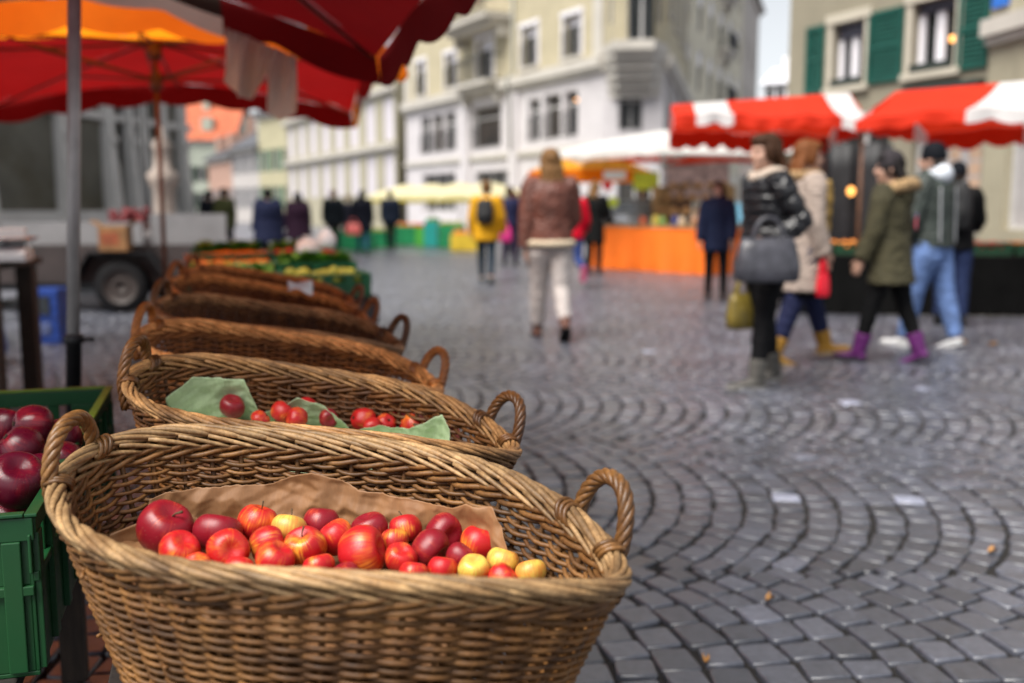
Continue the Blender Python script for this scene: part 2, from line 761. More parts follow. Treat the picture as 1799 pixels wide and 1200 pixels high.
        for q in range(5):
            hb.tint = rnd.uniform(.7, 1.25)
            path = []
            for i, p in enumerate(fine):
                t = (fine[min(i + 1, len(fine) - 1)] - fine[max(i - 1, 0)]).normalized()
                n1 = (outw - t * outw.dot(t)).normalized()
                n2 = t.cross(n1)
                a = 2 * PI * (L[i] / .085 + q / 5)
                path.append(p + (n1 * math.cos(a) + n2 * math.sin(a)) * .0064)
            hb.tube(path, .0056, 7)
        # wrapping where the handle meets the border
        for sg in (-1, 1):
            for w in range(3):
                s = sc + sg * ds + (w - 1) * .0042
                hb.tint = rnd.uniform(.6, 1.1)
                path = []
                for i in range(17):
                    a = 2 * PI * i / 16 * .9 + .4
                    path.append(wall(s + sg * .004 * math.sin(a), 1.0, .0175 * math.cos(a) + .002) + Vector((0, 0, .0145 * math.sin(a) - .002)))
                hb.tube(path, .0038, 6)
        hand.append(hb)
    return body, rim, hand


def basket_root(label, loc, rot, color, scale=1.0):
    o = bpy.data.objects.new('wicker_basket', None)
    o.empty_display_size = .1
    COL.objects.link(o)
    o.rotation_mode = 'XYZ'
    yaw, roll, pit = rot
    o.matrix_world = Matrix.Translation(loc) @ Matrix.Rotation(yaw, 4, 'Z') @ Matrix.Rotation(roll, 4, 'Y') @ Matrix.Rotation(pit, 4, 'X') @ Matrix.Diagonal((scale, scale, scale, 1))
    tag(o, label, 'basket', 'wicker baskets in a row along the stall table')
    return o


B1_LOC, B1_ROT = (-.257, 1.332, .829), (-.373, .082, .062)
B2_LOC, B2_ROT, B2_S = (-.379, 1.92, .854), (-.297, .138, .009), .962
specs = [  # colours of the back baskets also lifted to offset the canopy's shade
    (B1_LOC, B1_ROT, (1, 1, 1), 1.0, 'nearest wicker basket holding red apples on crumpled brown paper'),
    (B2_LOC, B2_ROT, (.85, .72, .60), B2_S, 'second wicker basket from the front, with pale green paper and a few apples'),
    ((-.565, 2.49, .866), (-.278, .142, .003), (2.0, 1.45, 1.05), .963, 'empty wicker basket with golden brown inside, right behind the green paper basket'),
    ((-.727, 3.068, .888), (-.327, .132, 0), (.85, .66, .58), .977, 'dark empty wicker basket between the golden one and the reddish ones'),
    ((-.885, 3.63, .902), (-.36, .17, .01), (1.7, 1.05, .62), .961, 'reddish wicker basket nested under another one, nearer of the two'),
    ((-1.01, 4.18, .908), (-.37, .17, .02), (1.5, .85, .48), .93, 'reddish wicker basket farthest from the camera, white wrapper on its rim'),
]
variants = []
for sd in (11, 29):
    variants.append(make_basket(sd))
vobs = []
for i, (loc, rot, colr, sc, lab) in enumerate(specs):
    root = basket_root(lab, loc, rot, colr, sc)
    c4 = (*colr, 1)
    if i < 2:
        body, rim, hand = variants[i]
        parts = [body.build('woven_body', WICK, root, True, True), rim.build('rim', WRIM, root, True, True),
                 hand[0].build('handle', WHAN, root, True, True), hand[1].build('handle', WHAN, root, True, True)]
        vobs.append(parts)
    else:
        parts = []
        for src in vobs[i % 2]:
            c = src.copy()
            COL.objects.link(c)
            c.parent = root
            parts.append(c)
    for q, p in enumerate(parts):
        kq = (.80, 1.45, 1.1, 1.1)[q] if i > 1 else (1.0, 1.25, 1, 1)[q] if i == 1 else 1.0  # bodies darker, rims paler: shade of the insides put into the colour
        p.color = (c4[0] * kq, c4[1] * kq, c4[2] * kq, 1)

B1M = Matrix.Translation(B1_LOC) @ Matrix.Rotation(B1_ROT[0], 4, 'Z') @ Matrix.Rotation(B1_ROT[1], 4, 'Y') @ Matrix.Rotation(B1_ROT[2], 4, 'X')
B2M = Matrix.Translation(B2_LOC) @ Matrix.Rotation(B2_ROT[0], 4, 'Z') @ Matrix.Rotation(B2_ROT[1], 4, 'Y') @ Matrix.Rotation(B2_ROT[2], 4, 'X') @ Matrix.Diagonal((B2_S, B2_S, B2_S, 1))


# ------------------------------------------------------------------ paper in the baskets
def paper_mat(name, col, bm=.1):
    m, nt, b, out = new_mat(name)
    n1 = noise_tex(nt, 11, 5, .6)
    c = ramp(nt, n1, [(.3, [x * .82 for x in col]), (.7, [min(1, x * 1.15) for x in col])])
    n3 = noise_tex(nt, 300, 2, .5, vec_scale=(1, .12, .4))
    c = mixc(nt, c, ramp(nt, n3, [(.35, (.82, .82, .82)), (.65, (1, 1, 1))]), .5, 'MULTIPLY')
    nt.links.new(c, b.inputs['Base Color'])
    b.inputs['Roughness'].default_value = .62
    bump(nt, b, n1, bm, .01)
    return m


def interp(tab, x):
    if x <= tab[0][0]:
        return tab[0][1]
    for (a, va), (b, vb) in zip(tab[:-1], tab[1:]):
        if x <= b:
            return va + (vb - va) * (x - a) / (b - a)
    return tab[-1][1]


def inner_y(x, z, sgn=1):
    """inside of the long wall of a basket at x and height z (local)"""
    h = max(0, min(1, 1 + z / DEPTH))
    sc = .70 + .30 * h ** .85
    q = min(.999, abs(x) / (RIM_A * sc))
    return sgn * RP['b'] * sc * (1 - q ** RP['n']) ** (1 / RP['n']) * (1 + RP['k'] * x / RIM_A) - sgn * .014


def liner(name, mat, M4, topz, x0, x1, floor_z, seed, front, label, cat, crumple=.006, lean=0.0):
    nu, nv = 190, 80
    mb = MB()

    def ridge(p):
        return 1 - abs(noise.noise(p)) * 2.4

    def fn(u, v):
        x = x0 + (x1 - x0) * u
        zt = interp(topz, x) + .004 * noise.noise((x * 30, 3, seed)) + .0016 * noise.noise((x * 130, 8, seed))
        if v < .55:      # lying part
            q = v / .55
            yb = inner_y(x, floor_z) - .012
            fr_ = -min(-front, max(.0, inner_y(x, floor_z) - .03))
            y = fr_ + (yb - fr_) * q
            z = floor_z + .01 * noise.noise((x * 9, y * 9, seed))
        else:
            q = (v - .55) / .45
            z = floor_z + (zt - floor_z) * q
            y = inner_y(x, z) - .003 - lean * q
        man = dict(distance_metric='MANHATTAN')
        q1 = noise.voronoi(Vector((x * 12, (y * .6 + z) * 15, seed)), **man)[0]
        q2 = noise.voronoi(Vector((x * 30 + 4, (y - z) * 30, seed + 2)), **man)[0]
        d = q1[0] * crumple * 3.0 + q2[0] * crumple * 1.3 + .12 * crumple * noise.noise((x * 90, (y + z) * 90, seed))
        if v < .55:
            z += d * .5
        else:
            y -= abs(d) * .6
        return M4 @ Vector((x, y, z))
    mb.grid(fn, nu, nv)
    o = mb.build(name, mat, None, True, solid=.0005)
    tag(o, label, cat)
    return o


KRAFT = paper_mat('kraft paper', (.25, .122, .050), .10)
GREENP = paper_mat('pale green paper', (.44, .55, .34), .08)
liner('paper_sheet', KRAFT, B1M, [(-.36, -.085), (-.335, -.072), (-.25, -.066), (-.2, -.062), (-.165, -.045), (-.14, -.036), (-.1, -.045), (-.06, -.056), (0, -.056), (.05, -.056), (.1, -.050), (.135, -.034), (.18, -.030), (.20, -.05), (.225, -.085)],
      -.355, .225, -.142, 4, -.15, 'crumpled brown paper sheet standing up behind the apples in the nearest basket', 'paper', .0085, .006)
# second, lower flap of the same wrapping at the left end
fl = MB()


def flapfn(u, v):
    x = -.365 + .085 * u
    z = -.150 + v * (.052 - .035 * abs(u - .45))
    y = inner_y(x, z) - .022 - .012 * v + .006 * noise.noise((u * 4, v * 4, 9))
    return B1M @ Vector((x, y - .03 * (1 - u), z))


fl.grid(flapfn, 14, 10)
tag(fl.build('paper_flap', KRAFT, None, True, solid=.0005), 'small folded brown paper corner at the left end inside the nearest basket', 'paper')
liner('paper_sheet', GREENP, B2M, [(-.36, -.06), (-.33, -.016), (-.235, -.012), (-.19, -.085), (-.12, -.040), (-.06, -.045), (.02, -.085), (.08, -.06), (.16, -.045), (.2, -.02), (.235, .005), (.26, -.02), (.29, -.15)],
      -.36, .29, -.125, 14, -.15, 'pale green tissue paper with upright folded corners inside the second basket', 'paper', .006, .07)


# ------------------------------------------------------------------ apples
def apple_mat(name, red, yellow, lo, hi, streak=.5, rough=.28):
    m, nt, b, out = new_mat(name)
    tc = nd(nt, 'ShaderNodeTexCoord')
    oi = nd(nt, 'ShaderNodeObjectInfo')
    add = nd(nt, 'ShaderNodeVectorMath', operation='ADD')
    sc = nd(nt, 'ShaderNodeVectorMath', operation='SCALE')
    comb = nd(nt, 'ShaderNodeCombineXYZ')
    nt.links.new(oi.outputs['Random'], comb.inputs[0])
    nt.links.new(oi.outputs['Random'], comb.inputs[1])
    nt.links.new(comb.outputs[0], sc.inputs[0])
    sc.inputs['Scale'].default_value = 60
    nt.links.new(tc.outputs['Object'], add.inputs[0])
    nt.links.new(sc.outputs[0], add.inputs[1])
    n1 = nd(nt, 'ShaderNodeTexNoise')
    n1.inputs['Scale'].default_value = .95
    n1.inputs['Detail'].default_value = 2
    nt.links.new(add.outputs[0], n1.inputs['Vector'])
    # streaks run from stem to calyx: use direction around the core
    g1 = nd(nt, 'ShaderNodeTexGradient', gradient_type='RADIAL')
    nt.links.new(tc.outputs['Object'], g1.inputs[0])
    m1 = nd(nt, 'ShaderNodeMath', operation='MULTIPLY')
    nt.links.new(g1.outputs['Fac'], m1.inputs[0])
    m1.inputs[1].default_value = 60
    n2 = nd(nt, 'ShaderNodeTexNoise')
    n2.noise_dimensions = '2D'
    n2.inputs['Scale'].default_value = 1.0
    n2.inputs['Detail'].default_value = 4
    c2 = nd(nt, 'ShaderNodeCombineXYZ')
    nt.links.new(m1.outputs[0], c2.inputs[0])
    sx = nd(nt, 'ShaderNodeSeparateXYZ')
    nt.links.new(add.outputs[0], sx.inputs[0])
    m2 = nd(nt, 'ShaderNodeMath', operation='MULTIPLY')
    nt.links.new(sx.outputs[2], m2.inputs[0])
    m2.inputs[1].default_value = 1.1
    nt.links.new(m2.outputs[0], c2.inputs[1])
    nt.links.new(c2.outputs[0], n2.inputs['Vector'])
    ma = nd(nt, 'ShaderNodeMath', operation='MULTIPLY_ADD')
    nt.links.new(n2.outputs[0], ma.inputs[0])
    ma.inputs[1].default_value = streak
    nt.links.new(n1.outputs[0], ma.inputs[2])
    f = ramp(nt, ma.outputs[0], [(lo, (0, 0, 0)), (hi, (1, 1, 1))])
    mid = [(r * .65 + y * .35) for r, y in zip(red, yellow)]
    c = ramp(nt, f, [(0, yellow), (.45, mid), (1, red)])
    n3 = nd(nt, 'ShaderNodeTexVoronoi')
    n3.inputs['Scale'].default_value = 8
    nt.links.new(tc.outputs['Object'], n3.inputs['Vector'])
    sp = ramp(nt, n3.outputs['Distance'], [(.07, (.38, .38, .38)), (.11, (0, 0, 0))])
    c = mixc(nt, c, (.75, .5, .3), sp)
    nt.links.new(c, b.inputs['Base Color'])
    rr = ramp(nt, n1.outputs[0], [(.3, (rough, rough, rough)), (.7, (rough + .16,) * 3)])
    nt.links.new(rr, b.inputs['Roughness'])
    b.inputs['Subsurface Weight'].default_value = .06
    b.inputs['Subsurface Radius'].default_value = (.02, .006, .003)
    bump(nt, b, noise_tex(nt, 26, 3), .10, .02)
    return m


AP = {
    'dark crimson': apple_mat('crimson apple skin', (.215, .006, .015), (.52, .07, .03), .44, .70),
    'bright red': apple_mat('red apple skin', (.47, .010, .014), (.80, .22, .03), .50, .78),
    'red and yellow': apple_mat('striped apple skin', (.42, .010, .014), (.85, .36, .04), .50, .78),
    'orange red': apple_mat('orange apple skin', (.48, .014, .014), (.84, .26, .04), .44, .72),
    'yellow': apple_mat('yellow apple skin', (.62, .20, .04), (.66, .50, .09), .62, 1.10),
    'deep purple red': apple_mat('plum red apple skin', (.085, .003, .015), (.26, .012, .022), .48, .78, .5, .2),
}
STEM = M('apple stem', (.09, .05, .02), .8, .3, 90)
CALYX = M('apple calyx', (.05, .035, .02), .9, .3, 90)


def apple_mesh(seed):
    rnd = random.Random(seed)
    mb = MB()
    lob = rnd.uniform(.03, .065)
    sq = rnd.uniform(.84, 1.0)
    ph = rnd.uniform(0, 6.28)
    lean = rnd.uniform(-.10, .10)
    nu, nv = 28, 20
    rings = []
    for i in range(nv + 1):
        a = PI * i / nv
        r = math.sin(a) ** .92 if 0 < i < nv else 0.0001
        r *= 1 + .09 * math.cos(a)
        z = math.cos(a) * sq
        dt = math.exp(-(a / .36) ** 2) * .30
        db = math.exp(-((PI - a) / .34) ** 2) * .20
        z += -dt + db
        ring = []
        for j in range(nu):
            t = 2 * PI * j / nu
            q = 1 + lob * math.cos(5 * t + ph) * (.4 + .6 * max(0, -math.cos(a))) + .03 * math.cos(2 * t + ph * 1.7)
            ring.append((r * q * math.cos(t) + lean * z, r * q * math.sin(t), z))
        rings.append(ring)
    mb.loft(rings, True, True)
    for (x, n) in ((0, 6),):
        mb.mi = 1
        for q in range(n):
            t = 2 * PI * q / n
            mb.tube([(.02 * math.cos(t) - lean, .02 * math.sin(t), -.80 * sq), (.10 * math.cos(t + .2) - lean, .10 * math.sin(t + .2), -.88 * sq), (.12 * math.cos(t + .3) - lean, .12 * math.sin(t + .3), -.93 * sq)], [.05, .03, .01], 5)
    return mb


def stem_mb(seed):
    rnd = random.Random(seed)
    mb = MB()
    a = rnd.uniform(0, 6.28)
    d = rnd.uniform(.1, .3)
    mb.tube([(0, 0, .64), (d * .3 * math.cos(a), d * .3 * math.sin(a), .88), (d * math.cos(a), d * math.sin(a), 1.14)], [.035, .035, .055], 6)
    return mb


APPLE_ME = []
for q in range(5):
    o = apple_mesh(q + 1).build('apple', [AP['bright red'], CALYX], None, True)
    APPLE_ME.append(o.data)
    bpy.data.objects.remove(o)
STEM_ME = []
for q in range(3):
    o = stem_mb(q + 1).build('stem', STEM, None, True)
    STEM_ME.append(o.data)
    bpy.data.objects.remove(o)
_ac = [0]


def apple(pos, r, kind, label, group, tilt=(0, 0, 0), stem=True, oblong=1.0):
    _ac[0] += 1
    k = _ac[0]
    o = bpy.data.objects.new('apple', APPLE_ME[k % 5])
    COL.objects.link(o)
    o.location = pos
    o.scale = (r, r, r * oblong)
    o.rotation_euler = tilt
    o.material_slots[0].link = 'OBJECT'
    o.material_slots[0].material = AP[kind]
    tag(o, label, 'apple', group)
    if stem:
        s = bpy.data.objects.new('stem', STEM_ME[k % 3])
        COL.objects.link(s)
        s.parent = o
    return o


G1 = 'apples in the nearest basket'
D, B_, RY, O_, Y_ = 'dark crimson', 'bright red', 'red and yellow', 'orange red', 'yellow'
A1 = [
    ((-.2643, -.0144, -.088), .0419, D, 'large dark crimson apple at the left end of the pile, stem on its right', (.3, .5, 0), 1, 1),
    ((-.2056, -.056, -.092), .0295, B_, 'red apple half hidden by the front rim, below the large crimson one', (.6, 0, 1), 0, 1),
    ((-.1927, .0118, -.088), .0356, D, 'crimson apple with orange right cheek, second from the left in the pile', (.3, .35, 2), 0, 1),
    ((-.1425, -.0295, -.088), .0305, O_, 'orange red apple leaning in front of the second apple from the left', (1.2, .2, .4), 0, 1.08),
    ((-.1641, .0704, -.088), .0307, B_, 'bright red apple with orange streaks standing high beside the yellow stemmed apple', (.25, -.3, 3), 1, 1),
    ((-.1061, .0145, -.088), .0275, RY, 'red apple with yellow streaks, its calyx turned to the right', (1.4, .3, 1.9), 0, 1),
    ((-.0671, -.0242, -.088), .0283, B_, 'red apple just above the front rim below the streaked apples', (.5, .3, 1), 0, 1),
    ((-.1061, .0692, -.086), .0281, Y_, 'golden yellow apple with a long dark stem between the red ones', (-.35, .35, .5), 1, 1),
    ((-.0792, .1169, -.088), .0274, D, 'crimson apple at the back against the paper, right of the golden one', (.2, .2, 2), 0, 1),
    ((-.0521, .0312, -.088), .03, RY, 'speckled orange red apple with its stem up, in the middle of the front', (.15, -.5, 1), 1, 1.1),
    ((-.0327, .0829, -.088), .0262, B_, 'red apple wedged between the speckled one and the oblong one', (.4, .4, 4), 0, 1),
    ((-.0036, .1328, -.088), .0281, D, 'crimson apple against the paper above the big oblong apple', (.3, 0, 5), 0, 1),
    ((.0249, .058, -.088), .0377, B_, 'biggest oblong red apple in the front middle of the pile', (1.3, .2, 1.4), 0, 1.12),
    ((.044, .1585, -.088), .0255, RY, 'apple half red half yellow touching the paper, right of the centre', (.2, .5, 2.5), 1, 1),
    ((.0489, .1119, -.09), .0222, RY, 'small yellow apple with red cheek right of the oblong apple', (.6, .1, 3), 0, 1),
    ((.0842, .0667, -.09), .0232, O_, 'small orange apple next to the right end of the oblong apple', (.5, .2, .2), 0, 1),
    ((.1015, .1738, -.086), .0296, D, 'crimson apple with a brown calyx facing out at the back', (1.5, .4, .6), 0, 1),
    ((.1057, .1149, -.088), .0305, D, 'dark crimson apple showing its calyx at the bottom left, right of the centre', (2.0, .25, 1.2), 0, 1),
    ((.1639, .1648, -.088), .0284, B_, 'round red apple at the right end of the back row', (.3, .2, 1.7), 0, 1),
    ((.1566, .1111, -.09), .0214, D, 'pinkish crimson small apple in front of the back right red one', (.5, .5, 1), 0, 1),
    ((.1906, .0839, -.09), .0227, Y_, 'yellow apple with a red tinge and visible calyx at the front right', (.35, -.2, 1), 0, 1),
    ((.217, .127, -.09), .0231, Y_, 'plain yellow apple behind the last one on the right', (.4, .2, 2), 0, 1),
    ((.2649, .1161, -.092), .0227, Y_, 'greenish yellow apple farthest right in the pile', (.5, .3, 3), 0, 1),
    ((.2334, .0868, -.094), .021, B_, 'small red apple squeezed before the two yellow ones', (.6, .6, 1), 0, 1),
    ((.1492, .0691, -.094), .0219, B_, 'small red apple peeping over the rim beside the tinged yellow one', (.3, .3, 2), 0, 1),
    ((.1187, .0389, -.096), .0218, O_, 'yellow orange apple barely showing above the front rim', (.3, .3, 2), 0, 1),
    ((-.101, -.0596, -.097), .0215, O_, 'small orange apple barely showing above the rim on the left', (.3, .8, 2), 0, 1),
    ((-.0103, .0005, -.096), .0227, B_, 'small red apple behind the rim below the speckled apple', (.3, .3, 3), 0, 1),
    ((.0326, .0009, -.1), .0209, D, 'small crimson apple behind the rim below the oblong apple', (.3, .3, 4), 0, 1),
    ((-.1563, -.0793, -.098), .022, B_, 'small red apple behind the rim on the far left front', (.3, .3, 5), 0, 1),
]
for p, r, k, lab, tl, st, ob in A1:
    apple(B1M @ Vector(p), r, k, lab, G1, tl, bool(st), ob)

G2 = 'apples in the second basket'


def on_plane(px, py, M4, z):
    o = M4.inverted() @ Vector((0, 0, CAM_H))
    q = M4.inverted() @ at(px, py, Y=1.0)
    d = q - o
    return o + d * ((z - o.z) / d.z)


A2 = [(408, 722, 42, D, 'dark crimson apple alone on the left of the green paper'), (498, 733, 42, O_, 'orange red apple left in the middle cluster of the second basket'),
      (537, 727, 44, B_, 'bright red apple topmost in the middle cluster of the second basket'), (520, 742, 40, B_, 'red apple in front of the middle cluster of the second basket'),
      (577, 742, 34, D, 'crimson apple right of the middle cluster in the second basket'), (638, 744, 42, O_, 'orange apple lying alone between the two paper folds'),
      (678, 751, 36, O_, 'pinkish orange apple half sunk behind the second rim'), (707, 745, 44, RY, 'red and yellow striped apple in the right cluster of the second basket'),
      (731, 753, 48, B_, 'red apple in front of the striped one in the second basket'), (757, 752, 40, Y_, 'yellow apple before the upright green paper corner'),
      (768, 762, 36, RY, 'streaked apple right of the yellow one in the second basket'), (786, 769, 38, O_, 'orange apple farthest right in the second basket'),
      (458, 744, 34, B_, 'red apple just visible over the rim, left of the middle cluster'), (655, 757, 34, O_, 'pale orange apple just behind the rim in the second basket')]
pl = []
for x, y, d, k, lab in A2:
    p = on_plane(x, y - 7, B2M, -.075)
    w = B2M @ p
    pl.append([p, d / 2 / 1749 * w.y * 1.05, k, lab])
for it in range(400):
    for i in range(len(pl)):
        for j in range(i):
            dv = pl[i][0] - pl[j][0]
            ov = (pl[i][1] + pl[j][1]) * .99 - dv.length
            if ov > 0:
                dv.normalize()
                pl[i][0] += dv * ov * .5
                pl[j][0] -= dv * ov * .5
for i, (p, r, k, lab) in enumerate(pl):
    apple(B2M @ p, r, k, lab, G2, (.4 + i * .3, .3, i * 1.7), i in (2, 5), 1)
# ------------------------------------------------------------------ directions of the stall row
ROW = Vector((-.28, .96, 0)).normalized()
PRP = Vector((ROW.y, -ROW.x, 0))
ROW_A = math.atan2(PRP.y, PRP.x)

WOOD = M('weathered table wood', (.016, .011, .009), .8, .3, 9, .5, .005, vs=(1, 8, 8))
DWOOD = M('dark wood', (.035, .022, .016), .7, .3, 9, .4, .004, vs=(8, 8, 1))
STEEL = M('galvanised steel', (.40, .395, .39), .40, .1, 12, .1, .002, metal=.35)
DSTEEL = M('dark steel', (.05, .052, .055), .5, .2, 12, .1, .002, metal=.6)
BROWNM = M('brown umbrella frame', (.11, .045, .018), .5, .2, 12, .1)
BLACK = M('black plastic', (.007, .007, .008), .7, .2, 10, .1, spec=.2)
GREENC = M('green crate plastic', (.004, .072, .020), .42, .12, 6, .12, .003, dirt=(.015, .065, .02))
GREENL = M('worn green crate edge', (.16, .30, .03), .5, .2, 12, .2)
BLUEC = M('blue crate plastic', (.012, .055, .30), .45, .15, 7, .12)
WHITEP = M('white paper', (.78, .78, .78), .7, .05, 8, .2)
CARD = M('cardboard', (.26, .13, .05), .8, .2, 8, .2)
YELLOWC = M('yellow crate plastic', (.62, .40, .02), .5, .12, 7, .1)

# trestle table under the baskets and crates
tx = empty('trestle_table', (-.235, 1.02, 0), ROW_A, 'long low wooden trestle table carrying the row of wicker baskets', 'table')
TZ = lambda x, y: .480 - .105 * (x - .066) + .026 * (y - .306)
mb = MB()
for i in range(3):
    x0, x1 = -.25 + i * .175, -.25 + i * .175 + .171
    mb.loft([[(x0, y, TZ(x0, y) - .025), (x1, y, TZ(x1, y) - .025), (x1, y, TZ(x1, y)), (x0, y, TZ(x0, y))] for y in (-.05, 3.6)])
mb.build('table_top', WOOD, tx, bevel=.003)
for y in (.35, 3.3):
    for x in (-.2, .2):
        mb = MB()
        mb.tube([(x, y - .12, 0), (x, y, TZ(x, y) - .026)], .022, 8)
        mb.tube([(x, y + .12, 0), (x, y, TZ(x, y) - .026)], .022, 8)
        mb.build('leg', DWOOD, tx, True)
for y in (.35, 3.3):
    mb = MB()
    mb.cbox(-.2, .20, y - .02, y + .02, .12, .16)
    mb.build('stretcher', DWOOD, tx)
ty = empty('crate_stand', (-.235, 1.02, 0), ROW_A, 'low dark wooden stand under the green crates beside the baskets', 'stand')
mb = MB()
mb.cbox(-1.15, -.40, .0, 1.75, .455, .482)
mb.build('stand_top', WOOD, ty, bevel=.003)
for y in (.08, 1.67):
    for x in (-1.08, -.47):
        mb = MB()
        mb.cbox(x - .03, x + .03, y - .03, y + .03, 0, .454)
        mb.build('leg', DWOOD, ty)

# burlap sack hanging off the table below the first basket
BURLAP = M('burlap', (.20, .13, .07), .95, .25, 120, .6, .004)


# ------------------------------------------------------------------ plastic crates
def crate_parts(root, L, Wd, H, mat, edge_mat, slots=True, hole=True):
    """open stacking crate, origin at the middle of its base, long side along y"""
    mb = MB()
    t = .006
    hx, hy = Wd / 2, L / 2
    mb.cbox(-hx, hx, -hy, hy, 0, .008)
    # walls as posts, rails and a closed lower band
    for sx in (-1, 1):
        mb.cbox(min(sx * hx, sx * (hx - t)), max(sx * hx, sx * (hx - t)), -hy, hy, .008, H * .66)
        mb.cbox(min(sx * (hx + .007), sx * (hx - t)), max(sx * (hx + .007), sx * (hx - t)), -hy, hy, H * .9, H)
        for y in (-hy + .02, -hy * .5, 0, hy * .5, hy - .02):
            mb.cbox(min(sx * (hx + .010), sx * (hx - .001)), max(sx * (hx + .010), sx * (hx - .001)), y - .016, y + .016, 0.01, H * .9)
            mb.cbox(min(sx * hx, sx * (hx - t + .001)), max(sx * hx, sx * (hx - t + .001)), y - .03, y + .03, H * .66, H * .9)
        mb.cbox(min(sx * (hx + .008), sx * (hx - .001)), max(sx * (hx + .008), sx * (hx - .001)), -hy, hy, H * .60, H * .66)
    for sy in (-1, 1):
        mb.cbox(-hx + t, hx - t, min(sy * hy, sy * (hy - t)), max(sy * hy, sy * (hy - t)), .008, H * .58)
        mb.cbox(-hx - .004, hx + .004, min(sy * (hy + .006), sy * (hy - t)), max(sy * (hy + .006), sy * (hy - t)), H * .86, H + .001)
        for x in (-hx + .03, hx - .03, -hx * .3, hx * .3):
            mb.cbox(x - .014, x + .014, min(sy * (hy + .009), sy * (hy - .001)), max(sy * (hy + .009), sy * (hy - .001)), .01, H * .86)
        for x in (-hx + .05, hx - .05):
            mb.cbox(x - .045, x + .045, min(sy * (hy - .001), sy * (hy - t + .001)), max(sy * (hy - .001), sy * (hy - t + .001)), H * .58, H * .86)
        mb.cbox(-hx, hx, min(sy * (hy + .008), sy * (hy - .001)), max(sy * (hy + .008), sy * (hy - .001)), H * .52, H * .58)
    body = mb.build('crate_body', mat, root, bevel=.0018)
    rm = MB()
    for sx in (-1, 1):
        rm.cbox(min(sx * (hx + .011), sx * (hx - .008)), max(sx * (hx + .011), sx * (hx - .008)), -hy - .008, hy + .008, H + .002, H + .008)
    for sy in (-1, 1):
        rm.cbox(-hx + .009, hx - .009, min(sy * (hy + .010), sy * (hy - .008)), max(sy * (hy + .010), sy * (hy - .008)), H + .003, H + .009)
    rm.build('rim', edge_mat, root, bevel=.0015)
    return body


def crate(loc, rz, L, Wd, H, mat, edge, label, group, cat='crate'):
    r = empty('plastic_crate', loc, rz, label, cat, group)
    crate_parts(r, L, Wd, H, mat, edge)
    return r


cr_c = Vector((-.755, 1.53, 0)) + ROW * .29 - PRP * .21
crate((cr_c.x, cr_c.y, .482), ROW_A, .57, .40, .265, GREENC, GREENC, 'dark green plastic crate full of plum red apples beside the nearest basket', 'green crates on the apple table')
cr_d = cr_c + ROW * .60
crate((cr_d.x, cr_d.y, .482), ROW_A, .58, .40, .265, GREENC, GREENL, 'empty green plastic crate with a yellowish worn edge behind the apple crate', 'green crates on the apple table')

# apples in the green crate
CM = Matrix.Translation((cr_c.x, cr_c.y, .482)) @ Matrix.Rotation(ROW_A, 4, 'Z')
G3 = 'plum red apples in the green crate'
ca = [(30, 846, .760, .050, 'largest purple red apple nearest the camera in the green crate', 1), (-28, 800, .770, .044, 'purple red apple cut by the left frame edge in the green crate', 1),
      (27, 793, .775, .043, 'plum red apple right above the largest one in the green crate', 1), (98, 806, .748, .042, 'plum red apple nearest the basket handle in the green crate', 1),
      (66, 752, .795, .043, 'plum red apple topmost on the heap in the green crate', 1), (102, 768, .765, .041, 'plum red apple at the back of the heap beside the handle', 1), (15, 752, .785, .041, 'plum red apple at the back left of the heap in the green crate', 1), (72, 830, .745, .036, 'plum red apple between the largest one and the handle', 1)]
cl3 = [[at(x, y, Z=z), r] for x, y, z, r, l, b in ca]
for it in range(200):
    for i in range(len(cl3)):
        for j in range(i):
            dv = cl3[i][0] - cl3[j][0]
            ov = (cl3[i][1] + cl3[j][1]) * .99 - dv.length
            if ov > 0:
                dv.normalize()
                cl3[i][0] += dv * ov * .5
                cl3[j][0] -= dv * ov * .5
for i, (p, r) in enumerate(cl3):
    apple(p, r, 'deep purple red', ca[i][4], G3, (.5 + i, .5, i * 1.3), i == 4, 1.0)
# lower layer that carries the top ones, seen between them
for i, (x, y) in enumerate(((-.11, -.18), (0, -.19), (.11, -.17), (-.12, -.06), (0, -.07), (.12, -.06), (-.1, .06), (.02, .06), (.12, .07), (-.1, .18), (.02, .18), (.12, .18))):
    apple(CM @ Vector((x, y, .19)), .046, 'deep purple red', 'plum red apple in the lower layer of the green crate', G3, (i, i * .7, 0), False)


